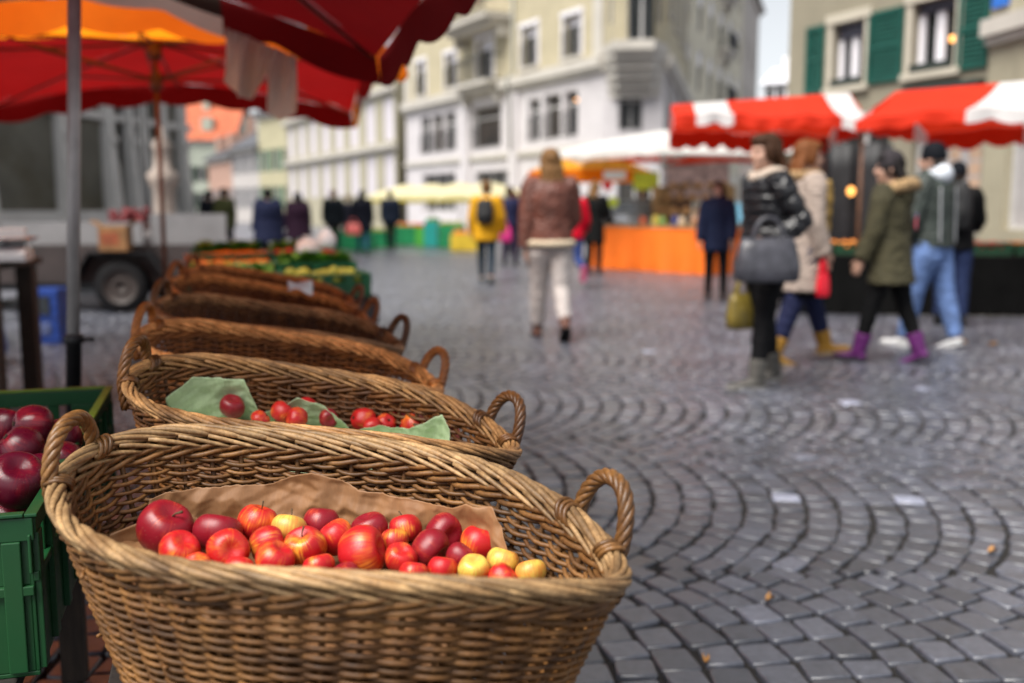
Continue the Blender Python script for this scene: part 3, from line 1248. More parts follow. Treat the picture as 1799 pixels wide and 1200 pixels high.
# ------------------------------------------------------------------ market umbrellas
def umbrella(name, label, group, center, ax_ang, a, b, zc, zm, za, panel, val, mats, vh=.17, scal=6, pole=.022, pole_mat=None, rib_mat=None, runner=None, pexp=1.15, sleeve=None, cat='umbrella', detail=True, valfn=None, base=True, pole_pts=None):
    """rectangular market umbrella: panel(k, s) and val(k, s, t) return a material index"""
    R = empty(name, (center[0], center[1], 0), ax_ang, label, cat, group)
    zms = zm if isinstance(zm, tuple) else (zm, zm)
    zek = lambda k, s: zms[k % 2] + (zc - zms[k % 2]) * abs(s) ** 1.6
    n = 48 if detail else 24

    def edge(k, s):
        return ((a, s * b), (-s * a, b), (-a, -s * b), (s * a, -b))[k]
    for k in range(4):
        def fn(u, v, k=k):
            s = u * 2 - 1
            x, y = edge(k, s)
            t = v
            z = za + (zek(k, s) - za) * t ** pexp
            z -= .03 * math.sin(PI * t) * (1 - abs(s)) + .006 * fbm((x * t * 3, y * t * 3, k))
            return (x * t, y * t, z)
        mb = MB()
        mb.grid(fn, n, 10, mi=lambda u, v, k=k: panel(k, u * 2 - 1))
        mb.build('canopy_panel', mats, R, True)

        def vf(u, v, k=k):
            s = u * 2 - 1
            x, y = edge(k, s)
            o = 1 + .012 * v + .004 * math.sin(s * 9)
            dx, dy = ((1, 0), (0, 1), (-1, 0), (0, -1))[k]
            w = .012 * math.sin(s * 11 + k) * v
            hh = vh * (1 - .26 * (1 - abs(math.sin(PI * (s + 1) / 2 * scal))))
            return (x * o + dx * (.004 + w), y * o + dy * (.004 + w), zek(k, s) - hh * v)
        mb = MB()
        mb.grid(vf, n * 2, 4, mi=lambda u, v, k=k: val(k, u * 2 - 1, v))
        mb.build('valance', mats, R, True)
    rm = rib_mat or BROWNM
    run = runner or (za - .42)
    for i, (x, y, z) in enumerate(((a, b, zc), (-a, b, zc), (-a, -b, zc), (a, -b, zc), (a, 0, zms[0]), (-a, 0, zms[0]), (0, b, zms[1]), (0, -b, zms[1]))):
        mb = MB()
        pts = []
        for q in range(9):
            t = q / 8 * .985
            zz = za + (z - za) * t ** pexp - .03 - (.03 * math.sin(PI * t) if i > 3 else 0)
            pts.append((x * t, y * t, zz))
        mb.tube(pts, .011, 6)
        rb = mb.build('rib', rm, R, True)
        mb = MB()
        p = pts[4]
        mb.tube([(x * .02, y * .02, run), (p[0], p[1], p[2] - .01)], .009, 6)
        mb.build('strut', rm, rb, True)
    mb = MB()
    mb.lathe([(.03, za - .16), (.055, za - .13), (.055, za - .06), (.03, za - .02)], 14)
    mb.build('hub', rm, R, True)
    mb = MB()
    mb.lathe([(pole + .004, run - .09), (pole + .03, run - .06), (pole + .03, run + .03), (pole + .008, run + .06)], 14)
    mb.build('runner', rm, R, True)
    mb = MB()
    z0 = .03
    mb.tube(pole_pts or [(0, 0, z0), (0, 0, za - .03)], pole, 18)
    mb.build('pole', pole_mat or STEEL, R, True)
    if sleeve:
        mb = MB()
        of = pole_pts[0] if pole_pts else (0, 0, 0)
        mb.lathe([(pole + .004, .03), (pole + .004, sleeve - .03), (pole + .010, sleeve - .028), (pole + .010, sleeve), (pole + .003, sleeve + .004)], 18, (of[0], of[1], 0))
        mb.tube([(of[0] + pole + .004, of[1], sleeve - .016), (of[0] + pole + .045, of[1], sleeve - .016)], .007, 8)
        sh = [(pole_pts[1][i] - of[i]) / (pole_pts[1][2] - of[2]) if pole_pts else 0 for i in (0, 1)]
        mb.v = [(x + sh[0] * z, y + sh[1] * z, z) for x, y, z in mb.v]
        mb.build('sleeve', DSTEEL, R, True)
    if base:
        mb = MB()
        of = pole_pts[0] if pole_pts else (0, 0, 0)
        mb.cbox(of[0] - .3, of[0] + .3, of[1] - .3, of[1] + .3, .004, .03)
        mb.lathe([(pole + .012, .03), (pole + .012, .12)], 12, (of[0], of[1], 0))
        mb.build('base_plate', DSTEEL, R)
    return R


RED_D = M_cloth('dark red canvas', (.20, .005, .007), .26)
RED_B = M_cloth('bright red canvas', (.62, .020, .012), .45)
ORANGE = M_cloth('orange canvas', (.95, .26, .008), .72)
CREAM = M_cloth('cream canvas', (.80, .72, .62), .4)
SHADEC = M_cloth('shaded valance brown', (.060, .035, .026), .05)  # inner face of the cream valance, its shadow put into the colour
WHITEC = M_cloth('white canvas', (.84, .83, .80), .35)
ORRED = M_cloth('orange red canvas', (.80, .055, .012), .3)
CREAMY = M_cloth('cream yellow canvas', (.80, .74, .48), .4)
YELGRN = M_cloth('ochre canvas', (.50, .42, .06), .35)

P0 = Vector((-.75, 5.7, 0))
UA = P0 - PRP * 2.0 - ROW * 2.04


def val_a(k, s, t):
    if k == 1 and s > -.58:      # far side, left part: rolled cream hem, its shaded face above painted brown
        return 2 if t > .40 else 3
    return 0


IM = (Matrix.Translation((UA.x, UA.y, 0)) @ Matrix.Rotation(ROW_A, 4, 'Z')).inverted()
pa_, pb_ = at(128.5, 685, Y=3.4), at(130.5, 0, Y=3.4)
pdir = (pb_ - pa_) / (pb_.z - pa_.z)
PPTS = [tuple(IM @ (pa_ + pdir * (z - pa_.z))) for z in (.03, 2.78)]
ua = umbrella('market_umbrella', 'large dark red market umbrella overhead with a grey steel pole', 'market umbrellas over the left stalls', UA, ROW_A, 2.0, 2.04, 2.07, (2.14, 2.54), 2.95,
              lambda k, s: 0, val_a, [RED_D, ORANGE, CREAM, SHADEC], .20, 7, .0215, STEEL, M('dull rib metal', (.16, .10, .09), .5, .2, 12, .1, metal=.3), 2.55, sleeve=.80, pole_pts=PPTS)

# cream side curtain tied up at the umbrella's far edge
tl, tr_ = at(396, 48, Y=5.42), at(520, 100, Y=5.36)
mb = MB()


def flap(u, v):
    p = tl.lerp(tr_, u)
    bt = interp([(0, .28), (.2, .33), (.42, .31), (.55, .14), (.66, .33), (.82, .36), (1, .26)], u)
    y = .085 * math.sin(u * 15) * (.3 + .7 * v) + .03 * math.sin(u * 31 + v * 3)
    q = p + Vector((-.02 * v, y, -bt * v + .04 * math.sin(PI * v) * math.sin(u * 9)))
    return q


mb.grid(flap, 60, 14)
fo = mb.build('side_curtain', CREAM, None, True)
fo.parent = ua
bpy.context.view_layer.update()
fo.matrix_parent_inverse = ua.matrix_world.inverted()

UB = Vector((-2.70, 7.75, 0))
umbrella('market_umbrella', 'orange and red market umbrella behind, open over the trailer side', 'market umbrellas over the left stalls', UB, ROW_A - .05, 1.62, 2.0, 2.17, 2.40, 2.50,
         lambda k, s: 1 if k == 3 or (k == 0 and s < -.45) or (k == 2 and s > .3) else 0, lambda k, s, t: 1 if (k == 0 and s > .80) or (k == 0 and s < -.2) or k == 3 else 0, [M_cloth('red canvas', (.30, .006, .006), .42), ORANGE], .20, 7, .018, BROWNM, BROWNM, 2.20, 1.25)

umbrella('market_umbrella', 'unseen dark red market umbrella added on the left to shade the stalls', 'market umbrellas over the left stalls', (-6.4, 5.6), ROW_A, 1.6, 2.6, 2.07, 2.3, 2.8, lambda k, s: 0, lambda k, s, t: 0, [RED_D], .2, 7, .022, STEEL, BROWNM, 2.4, detail=False)  # extra canopy out of view, added to darken the ground under its neighbours

# ------------------------------------------------------------------ trailer and things under the second umbrella
TR = empty('flatbed_trailer', (-4.62, 11.95, 0), .06, 'dark flatbed trailer with black fender parked behind the umbrella pole', 'trailer')
TBODY = M('trailer board', (.036, .026, .025), .7, .25, 4, .3)
mb = MB()
mb.cbox(-3.2, 1.3, -.06, -.02, .34, .80)
mb.cbox(-3.2, 1.3, 1.5, 1.54, .34, .80)
mb.cbox(1.26, 1.3, -.02, 1.5, .34, .80)
mb.cbox(-3.2, -3.16, -.02, 1.5, .34, .80)
mb.cbox(-3.15, 1.25, -.02, 1.5, .40, .45)
for x in (-2.4, -1.3, 1.0):
    mb.cbox(x - .03, x + .03, -.085, -.061, .34, .80)
mb.build('bed', TBODY, TR, bevel=.006)
mb = MB()
mb.cbox(-3.0, 1.2, .25, .33, .24, .335)
mb.cbox(-3.0, 1.2, 1.2, 1.28, .24, .335)
mb.cbox(-4.4, -3.2, .70, .80, .30, .38)
mb.build('chassis', DSTEEL, TR)
mb = MB()
prof = [(-.56, .34), (-.34, .70), (.34, .70), (.66, .26)]
for (x0, z0), (x1, z1) in zip(prof[:-1], prof[1:]):
    d = Vector((x1 - x0, 0, z1 - z0))
    mb.box(((x0 + x1) / 2, -.19, (z0 + z1) / 2 + .012), (d.length + .01, .27, .022), Matrix.Rotation(-math.atan2(d.z, d.x), 3, 'Y'))
mb.build('fender', M('fender plastic', (.012, .012, .013), .6, .1, spec=.25), TR)
for yy in (-.18, 1.66):
    mb = MB()
    rr = [(.0, .10), (.10, .10), (.19, .085), (.20, .10), (.285, .10), (.305, .075), (.31, .03), (.31, -.03), (.305, -.075), (.285, -.1), (.2, -.1), (.19, -.08), (0, -.08)]
    W_ = empty('wheel', (0, yy, .312))
    W_.parent = TR
    W_.rotation_euler = (PI / 2, 0, 0)
    mt, mr = MB(), MB()
    mt.lathe(rr[3:11], 32, caps=False)
    mt.build('tyre', BLACK, W_, True)
    mr.lathe([(.001, .045), (.05, .05), (.055, .075), (.10, .06), (.17, .05), (.19, .095), (.205, .10), (.205, -.1), (.19, -.09), (.001, -.05)], 28)
    for q in range(5):
        mr.lathe([(.012, .07), (.010, .085)], 8, (.085 * math.cos(q * 1.2566), .085 * math.sin(q * 1.2566), 0))
    mr.build('rim', M('wheel rim', (.045, .034, .030), .6, .2, 15, .2), W_, True)
# white panels standing on the trailer
mb = MB()
WPAN = M('off white panel', (.22, .215, .22), .6, .12, 3, .15)
mb.cbox(-2.6, .05, .5, .56, .452, 1.06)
mb.cbox(.12, 1.05, .62, .68, .452, 1.16)
for x in (-1.7, -.8):
    mb.cbox(x - .02, x + .02, .48, .499, .452, 1.06)
o = mb.build('standing_board', WPAN, None)
o.location = TR.location
o.rotation_euler = (0, 0, .06)
tag(o, 'off white boards standing upright on the trailer bed', 'panel')
p = at(206, 437, Y=11.75)


def carton(loc, size, rz, mat, label, stripes=None):
    r = empty('cardboard_box', loc, rz, label, 'box')
    x, y, z = size
    mb = MB()
    mb.cbox(-x / 2, x / 2, -y / 2, y / 2, 0, z)
    mb.build('box_body', mat, r, bevel=.004)
    mb = MB()
    mb.box((-x / 2 - .045, 0, z + .03), (.11, y * .98, .005), Matrix.Rotation(.6, 3, 'Y'))
    mb.build('flap', mat, r)
    mb = MB()
    mb.box((x / 2 + .045, 0, z + .03), (.11, y * .98, .005), Matrix.Rotation(-.6, 3, 'Y'))
    mb.build('flap', mat, r)
    mb = MB()
    mb.cbox(-x / 2 + .03, x / 2 - .09, -y / 2 - .004, -y / 2 - .001, z * .25, z * .75)
    mb.build('printed_band', M('red brown print', (.28, .07, .025), .7, .3, 18, 0), r)
    return r


carton((p.x, 11.72, .735), (.32, .26, .29), .1, CARD, 'small brown cardboard box standing on the trailer fender')
# white sack on the ground behind the wheel
p = at(150, 545, Z=0)
mb = MB()
mb.lathe([(.02, 0), (.20, .0), (.25, .10), (.23, .24), (.14, .34), (.05, .38), (.07, .43), (.02, .44)], 18)
o = mb.build('white_sack', M('white sack', (.52, .52, .54), .7, .1, 6, .6, .02), None, True)
o.location = (p.x - .1, p.y + .55, .003)
o.scale = (1.15, .8, 1)
tag(o, 'full white sack on the ground between pole and trailer wheel', 'sack')

# blue crate standing on end
p = at(85, 604, Z=0)
rr_ = empty('plastic_crate', (p.x, p.y + .1, .003), -.12, 'blue plastic crate stood on end left of the umbrella pole', 'crate')
mb = MB()
mb.cbox(-.14, .14, -.13, -.118, .0, .50)
mb.cbox(-.14, -.128, -.118, .13, .0, .50)
mb.cbox(.128, .14, -.118, .13, .0, .50)
mb.cbox(-.128, .128, -.118, .13, .0, .012)
mb.cbox(-.128, .128, -.118, .13, .488, .50)
for z in (.05, .15, .25, .35, .45):
    mb.cbox(-.148, .148, -.138, -.131, z - .006, z + .006)
mb.build('crate_body', BLUEC, rr_, bevel=.003)
mb = MB()
mb.cbox(-.07, .07, -.142, -.139, .27, .43)
mb.build('label_panel', M('dark crate label', (.02, .03, .04), .6, .3, 20, 0), rr_)
mb = MB()
mb.cbox(-.06, .07, -.142, -.139, .09, .20)
mb.build('printed_patch', M('pale crate print', (.12, .17, .36), .6, .5, 40, 0), rr_)

# sales counter at the left with scale
cp = at(30, 600, Z=0)
CT = empty('sales_counter', (-3.32, 6.0, 0), .12, 'dark wooden sales counter at the left edge under the umbrellas', 'counter')
mb = MB()
mb.cbox(-1.0, .34, -.35, .40, .88, .92)
mb.build('counter_top', DWOOD, CT, bevel=.005)
for (x, y) in ((.26, -.28), (.26, .33), (-.9, -.28), (-.9, .33)):
    mb = MB()
    mb.cbox(x - .05, x + .05, y - .05, y + .05, 0, .879)
    mb.build('leg', DWOOD, CT, bevel=.004)
mb = MB()
mb.cbox(-.84, .20, -.30, -.285, .10, .80)
mb.build('front_board', M('brown board', (.06, .028, .010), .7, .35, 5, .3, vs=(6, 6, 1)), CT)
sc = empty('weighing_scale', (-3.0, 5.92, .923), .3, 'white market scale with a steel pan on the dark counter', 'scale')
mb = MB()
mb.loft([[(x * .13, y * .15 - .02, z) for x, y in ((-1, -1), (1, -1), (1, 1), (-1, 1))] for z in (.0, .05)] + [[(x * .11, y * .12, .085) for x, y in ((-1, -1), (1, -1), (1, 1), (-1, 1))]])
mb.build('scale_body', M('scale casing', (.62, .62, .64), .4, .05, 8, 0), sc, bevel=.006)
mb = MB()
mb.lathe([(.02, .09), (.02, .11), (.15, .115), (.19, .135), (.185, .138), (.15, .122), (.001, .120)], 26)
mb.build('pan', M('polished pan', (.85, .85, .87), .12, .03, 8, 0, metal=.9), sc, True)
mb = MB()
mb.cbox(-.10, .10, .085, .12, .05, .19)
mb.build('display_head', M('scale casing', (.62, .62, .64), .4, .05, 8, 0), sc, bevel=.006)
# blue bag at the edge
bg = MB()
bg.lathe([(.01, 0), (.16, 0), (.2, .12), (.18, .3), (.1, .42), (.05, .47)], 16)
o = bg.build('blue_bag', M('blue bag plastic', (.03, .10, .45), .4, .15, 9, .6, .02), None, True)
q = at(-6, 640, Z=0)
o.location = (q.x - .12, q.y, .002)
tag(o, 'blue plastic bag cut by the left frame edge below the counter', 'bag')

# ------------------------------------------------------------------ vegetable table further along the row
vt = empty('produce_table', (-1.60, 6.45, 0), ROW_A, 'low table with green crates of vegetables beyond the baskets', 'table')
mb = MB()
mb.cbox(-.56, .62, -.80, 1.5, .68, .71)
mb.build('table_top', WOOD, vt)
for x in (-.46, .52):
    for y in (-.7, 1.4):
        mb = MB()
        mb.cbox(x - .03, x + .03, y - .03, y + .03, 0, .679)
        mb.build('leg', DWOOD, vt)
mb = MB()
mb.cbox(-.55, .61, -.83, -.805, .56, .679)
mb.build('front_rail', DSTEEL, vt)
VM = Matrix.Translation((-1.60, 6.45, 0)) @ Matrix.Rotation(ROW_A, 4, 'Z')
LET = M('lettuce leaf', (.10, .26, .03), .5, .4, 14, .3)
CAR = M('carrot skin', (.75, .20, .02), .5, .2, 20, .2)
LEM = M('lemon skin', (.38, .36, .03), .4, .2, 20, .2)
TOM = M('tomato skin', (.60, .03, .015), .25, .2, 20, 0)


def heap(name, M4, hx, hy, z, kind, mat, n, seed, label):
    rnd = random.Random(seed)
    mb = MB()
    for q in range(n):
        x, y = rnd.uniform(-hx, hx), rnd.uniform(-hy, hy)
        zz = z + rnd.uniform(-.01, .035)
        c = (x, y, zz)
        if kind == 'round':
            r = rnd.uniform(.028, .038)
            mb.ell(c, (r, r, r * .92), 10, 7)
        elif kind == 'long':
            a = rnd.uniform(-.35, .35)
            d = Vector((math.sin(a), math.cos(a), rnd.uniform(-.1, .1)))
            p = Vector(c)
            mb.tube([p - d * .09, p, p + d * .10], [.018, .014, .004], 7)
        else:
            for k in range(9):
                a = rnd.uniform(0, 6.28)
                e = rnd.uniform(.3, 1.2)
                u = Vector((math.cos(a), math.sin(a), 0)) * .07
                w = Vector((-math.sin(a), math.cos(a), 0)) * .045
                p = Vector(c)
                h = Vector((0, 0, .07 * e))
                mb.poly([p - w * .4, p + u * .6 - w + h * .6, p + u + h, p + u * .6 + w + h * .6, p + w * .4])
    o = mb.build(name, mat, None, True)
    o.matrix_world = M4
    tag(o, label, 'vegetables', None, 'stuff')
    return o


vc = [(-.22, 1.22, 'leaf', LET, 'lettuce', 'green crate of lettuce at the far left of the vegetable table'), (-.22, -.55, 'leaf', LET, 'lettuce', 'green crate of leafy greens in the middle of the front row'),
      (.32, -.55, 'round', LEM, 'lemons', 'green crate of yellow lemons at the near right of the vegetable table'), (.32, 1.22, 'leaf', LET, 'lettuce', 'green crate of dark greens at the far right of the vegetable table'),
      (-.22, .1, 'long', CAR, 'carrots', 'green crate heaped with orange carrots in the second row'), (.32, .1, 'leaf', LET, 'herbs', 'green crate of herbs at the right end of the second row'),
      (-.22, .68, 'long', CAR, 'carrots', 'green crate of carrots at the back of the vegetable table'), (.32, .68, 'round', TOM, 'tomatoes', 'green crate of tomatoes at the back right of the vegetable table')]
GREENB = M('bright green crate', (.006, .12, .038), .45, .15, 7, .12)
for i, (x, y, kind, mat, nm_, lab) in enumerate(vc):
    raise_ = .0 if y < 0 else (.035 if y < .5 else .07)
    p = VM @ Vector((x, y, .712))
    r = empty('plastic_crate', p, ROW_A + PI / 2 + .03 * (i % 3 - 1), lab, 'crate', 'green crates on the vegetable table')
    crate_parts(r, .50, .38 if y < 0 else .40, .13 + raise_, GREENB, GREENB)
    heap(nm_, Matrix.Translation(p) @ Matrix.Rotation(ROW_A + PI / 2, 4, 'Z'), .15, .20, .10 + raise_, kind, mat, 46 if kind != 'leaf' else 60, i, {'lettuce': 'green leaves filling their crate', 'carrots': 'orange carrots heaped in their crate', 'lemons': 'yellow lemons heaped in their crate', 'herbs': 'bunches of herbs filling their crate', 'tomatoes': 'red tomatoes heaped in their crate'}[nm_])
p = at(540, 428, Y=6.7)


def bag_blob(name, loc, size, mat, label, cat='bag'):
    mb = MB()
    mb.lathe([(.02, 0), (.8, 0), (1, .35), (.9, .7), (.5, .95), (.3, 1.0), (.5, 1.15), (.1, 1.12)], 16)
    mb.v = [(x * size[0] * (1 + .15 * noise.noise((x * 2, y * 2, z * 3))), y * size[1] * (1 + .15 * noise.noise((y * 2, x * 2, z * 3 + 4))), z * size[2]) for x, y, z in mb.v]
    o = mb.build(name, mat, None, True)
    o.location = loc
    return tag(o, label, cat)


WBAG = M('white thin bag', (.80, .78, .80), .5, .06, 9, .5, .01)
bag_blob('white_bag', (p.x, 6.75, .91), (.09, .08, .12), WBAG, 'white plastic bag lying on the vegetable crates')
bag_blob('white_bag', at(575, 437, Y=6.6), (.06, .05, .12), WBAG, 'small white bag standing at the right end of the vegetable crates')
# white wrapper on the last basket's rim
q = at(527, 508, Y=3.72)
mb = MB()
mb.grid(lambda u, v: ((u - .5) * .09, (v - .5) * .07, .012 * math.sin(u * 5) * math.cos(v * 4) + .012), 10, 8)
o = mb.build('paper_wrapper', WHITEP, None, True, solid=.001)
o.location = q
o.rotation_euler = (.5, .1, .3)
tag(o, 'crumpled white wrapper lying on the farthest reddish basket', 'wrapper')
# tall narrow rack post beside the table
# ------------------------------------------------------------------ buildings
GLASS = M('window glass', (.020, .022, .022), .15, .3, .8, .05, .004, spec=.25)
FRAMEW = M('white window frame', (.52, .51, .50), .5, .06, 5, .05)
BLINDW = M('white roller blind', (.80, .78, .82), .6, .06, 5, .1)
BLINDG = M('grey roller blind', (.06, .06, .085), .6, .1, 5, .2)
IRON = M('wrought iron', (.03, .03, .033), .5, .2, 8, .1)
SHUT = M('green louvre shutter', (.006, .075, .056), .5, .12, 5, .1)
WARM = M_emit('lit lamp shade', (1.0, .42, .10), 1.3)
INTER = M('dim interior', (.055, .040, .028), .7, .5, 1.3, 0)


def plaster(name, col, var=.10, rough=.85, groove=0, dirt=None):
    m = M(name, col, rough, var, 1.4, .25, .01, dirt=dirt)
    if groove and not m.get('g'):
        m['g'] = 1
        nt = m.node_tree
        b = [n for n in nt.nodes if n.type == 'BSDF_PRINCIPLED'][0]
        tc = nd(nt, 'ShaderNodeTexCoord')
        br = nd(nt, 'ShaderNodeTexBrick')
        mp = nd(nt, 'ShaderNodeMapping')
        mp.inputs['Rotation'].default_value = (PI / 2, 0, 0)
        br.inputs['Scale'].default_value = 1.0
        br.inputs['Brick Width'].default_value = 1.1
        br.inputs['Row Height'].default_value = groove
        br.inputs['Mortar Size'].default_value = .03
        nt.links.new(tc.outputs['Object'], mp.inputs[0])
        nt.links.new(mp.outputs[0], br.inputs['Vector'])
        bp = nd(nt, 'ShaderNodeBump')
        bp.invert = True
        bp.inputs['Strength'].default_value = .7
        bp.inputs['Distance'].default_value = .04
        nt.links.new(br.outputs['Fac'], bp.inputs['Height'])
        nt.links.new(bp.outputs[0], b.inputs['Normal'])
    return m


class Facade:
    """a vertical wall from A (left) to B (right) as the camera sees it; local frame u along, w outward"""

    def __init__(s, A, B):
        s.A = Vector((A[0], A[1], 0))
        s.B = Vector((B[0], B[1], 0))
        s.d = (s.B - s.A)
        s.L = s.d.length
        s.d.normalize()
        s.n = Vector((s.d.y, -s.d.x, 0))

    def P(s, u, z, w=0):
        return s.A + s.d * u + s.n * w + Vector((0, 0, z))

    def hit(s, px, py):
        q = at(px, py, Y=1.0) - Vector((0, 0, CAM_H))
        o = Vector((0, 0, CAM_H))
        t = (s.A - o).dot(s.n) / q.dot(s.n)
        p = o + q * t
        return (p - s.A).dot(s.d), p.z

    def rect(s, x0, x1, y0, y1):
        """opening measured on the photograph: x range, top y0, bottom y1 (taken at the middle column)"""
        xm = (x0 + x1) / 2
        u0 = s.hit(x0, 300)[0]
        u1 = s.hit(x1, 300)[0]
        return (min(u0, u1), max(u0, u1), s.hit(xm, y1)[1], s.hit(xm, y0)[1])


def wall_open(mb, F, u0, u1, z0, z1, ops, depth=.22, mi=0):
    us = sorted(set([u0, u1] + [o[0] for o in ops] + [o[1] for o in ops]))
    zs = sorted(set([z0, z1] + [o[2] for o in ops] + [o[3] for o in ops]))
    us = [u for u in us if u0 - 1e-6 <= u <= u1 + 1e-6]
    zs = [z for z in zs if z0 - 1e-6 <= z <= z1 + 1e-6]
    for a, b in zip(us[:-1], us[1:]):
        for c, d in zip(zs[:-1], zs[1:]):
            um, zm = (a + b) / 2, (c + d) / 2
            if any(o[0] < um < o[1] and o[2] < zm < o[3] for o in ops):
                continue
            mb.poly([F.P(a, c), F.P(b, c), F.P(b, d), F.P(a, d)], mi)
    for (a, b, c, d) in [o[:4] for o in ops]:
        mb.poly([F.P(a, c), F.P(a, d), F.P(a, d, -depth), F.P(a, c, -depth)], mi)
        mb.poly([F.P(b, d), F.P(b, c), F.P(b, c, -depth), F.P(b, d, -depth)], mi)
        mb.poly([F.P(a, d), F.P(b, d), F.P(b, d, -depth), F.P(a, d, -depth)], mi)
        mb.poly([F.P(b, c), F.P(a, c), F.P(a, c, -depth), F.P(b, c, -depth)], mi)


def fbox(mb, F, u0, u1, z0, z1, w0, w1, mi=None):
    pts = [F.P(u, z, w) for u in (u0, u1) for w in (w0, w1) for z in (z0, z1)]
    ids = [mb.av(p) for p in pts]
    for q in ((0, 1, 3, 2), (4, 6, 7, 5), (0, 4, 5, 1), (2, 3, 7, 6), (0, 2, 6, 4), (1, 5, 7, 3)):
        mb.af([ids[i] for i in q], mi)


def window(parent, F, op, depth=.22, mull=1, blind=0, blind_mat=None, surround=None, sill=None, rail=False, lamp=None, trans=0, glass=None, curtains=False, thick=1.0):
    a, b, c, d = op[:4]
    fw = .055 * thick
    mb = MB()
    w0, w1 = -depth + .002, -depth + .07
    fbox(mb, F, a, a + fw, c, d, w0, w1)
    fbox(mb, F, b - fw, b, c, d, w0, w1)
    fbox(mb, F, a + fw, b - fw, d - fw, d, w0, w1)
    fbox(mb, F, a + fw, b - fw, c, c + fw, w0, w1)
    for k in range(mull):
        u = a + (b - a) * (k + 1) / (mull + 1)
        fbox(mb, F, u - .04 * thick, u + .04 * thick, c + fw, d - fw, w0, w1 - .01)
    if trans:
        z = c + (d - c) * trans
        fbox(mb, F, a + fw, b - fw, z - .04, z + .04, w0, w1 - .015)
    fr = mb.build('window', FRAMEW if thick < 1.5 else BLINDW, parent)
    g_ = MB()
    g_.poly([F.P(a + .01, c + .01, -depth + .02), F.P(b - .01, c + .01, -depth + .02), F.P(b - .01, d - .01, -depth + .02), F.P(a + .01, d - .01, -depth + .02)])
    g_.build('pane', glass or GLASS, fr)
    if curtains:
        cm = MB()
        for (x0, x1) in ((a + .1, a + (b - a) * .32), (b - (b - a) * .5, b - (b - a) * .34)):
            cm.loft([[F.P(x0 + (x1 - x0) * i / 12, z, -depth + .035 + .012 * math.sin(i * 2.1)) for i in range(13)] for z in (c + .08, d - .08)], False)
        cm.build('curtain', BLINDW, fr)
    if blind:
        z = d - (d - c) * blind
        m = MB()
        nsl = max(3, int((d - z) / .12))
        for k in range(nsl):
            q0 = z + (d - z) * k / nsl
            fbox(m, F, a + .03, b - .03, q0, q0 + (d - z) / nsl * .88, -depth + .075, -depth + .10)
        m.build('blind', blind_mat or BLINDW, fr)
    if surround:
        m = MB()
        t = .14
        fbox(m, F, a - t, a - .001, c, d, .001, .05)
        fbox(m, F, b + .001, b + t, c, d, .001, .05)
        fbox(m, F, a - t - .03, b + t + .03, d + .001, d + .18, .001, .08)
        m.build('surround', surround, fr)
    if sill:
        m = MB()
        fbox(m, F, a - .16, b + .16, c - .12, c - .001, -.05, .12)
        m.build('sill', sill, fr)
    if rail:
        m = MB()
        h = .9
        for z in (c + .06, c + h):
            m.tube([F.P(a, z, .06), F.P(b, z, .06)], .02, 6)
        k = max(4, int((b - a) / .12))
        for i in range(k + 1):
            u = a + (b - a) * i / k
            m.tube([F.P(u, c + .06, .06), F.P(u, c + h, .06)], .012, 5)
        m.build('railing', IRON, fr)
    if lamp:
        m = MB()
        m.ell(F.P(a + (b - a) * lamp[0], c + (d - c) * lamp[1], -depth + .08), (.055, .055, .055), 10, 7)
        m.build('lamp', WARM, fr, True)
    return fr


def shutters(parent, F, u0, u1, z0, z1):
    m = MB()
    fbox(m, F, u0, u0 + .07, z0, z1, .02, .065)
    fbox(m, F, u1 - .07, u1, z0, z1, .02, .065)
    for z in (z0, (z0 + z1) / 2 - .04, z1 - .08):
        fbox(m, F, u0 + .07, u1 - .07, z, z + .08, .02, .064)
    n = int((z1 - z0) / .075)
    for i in range(n):
        z = z0 + (z1 - z0) * (i + .3) / n
        p = [F.P(u0 + .07, z, .025), F.P(u1 - .07, z, .025), F.P(u1 - .07, z + .07, .055), F.P(u0 + .07, z + .07, .055)]
        m.poly([F.P(u0 + .07, z + .05, .024), F.P(u1 - .07, z + .05, .024), F.P(u1 - .07, z, .058), F.P(u0 + .07, z, .058)])
    fbox(m, F, u0 + .07, u1 - .07, z0 + .08, z1 - .08, .018, .022)
    return m.build('shutter', SHUT, parent)


def band(mb, F, u0, u1, z0, z1, w):
    fbox(mb, F, u0, u1, z0, z1, .001, w)
    fbox(mb, F, u0, u1, z0 - (z1 - z0) * .5, z0 - .002, .001, w * .55)


def shell(mb, pts, z0, z1, mi=0):
    """side and back walls through ground points pts (open polyline), plus nothing else"""
    for a, b in zip(pts[:-1], pts[1:]):
        mb.poly([(a[0], a[1], z0), (b[0], b[1], z0), (b[0], b[1], z1), (a[0], a[1], z1)], mi)


def balcony(parent, F, u0, u1, z, out, mat):
    m = MB()
    fbox(m, F, u0, u1, z - .18, z, .001, out)
    fbox(m, F, u0 + .15, u1 - .15, z - .40, z - .182, .001, out * .7)
    for u in (u0 + .2, u1 - .35):
        fbox(m, F, u, u + .16, z - .85, z - .402, .001, out * .45)
    ob = m.build('balcony', mat, parent)
    r = MB()
    c1, c2 = [F.P(u0 + .05, z + h, out - .05) for h in (0.02, 1.0)], [F.P(u1 - .05, z + h, out - .05) for h in (.02, 1.0)]
    for i in (0, 1):
        r.tube([F.P(u0 + .05, c1[i].z, .0), c1[i], c2[i], F.P(u1 - .05, c1[i].z, .0)], .03, 6)
    k = int((u1 - u0) / .14)
    for i in range(k + 1):
        u = u0 + .05 + (u1 - u0 - .1) * i / k
        r.tube([F.P(u, z + .02, out - .05), F.P(u, z + 1.0, out - .05)], .014, 5)
    r.build('railing', IRON, ob)
    return ob


def building(name, label, cat='building', loc=(0, 0, 0)):
    return empty(name, loc, 0, label, cat)


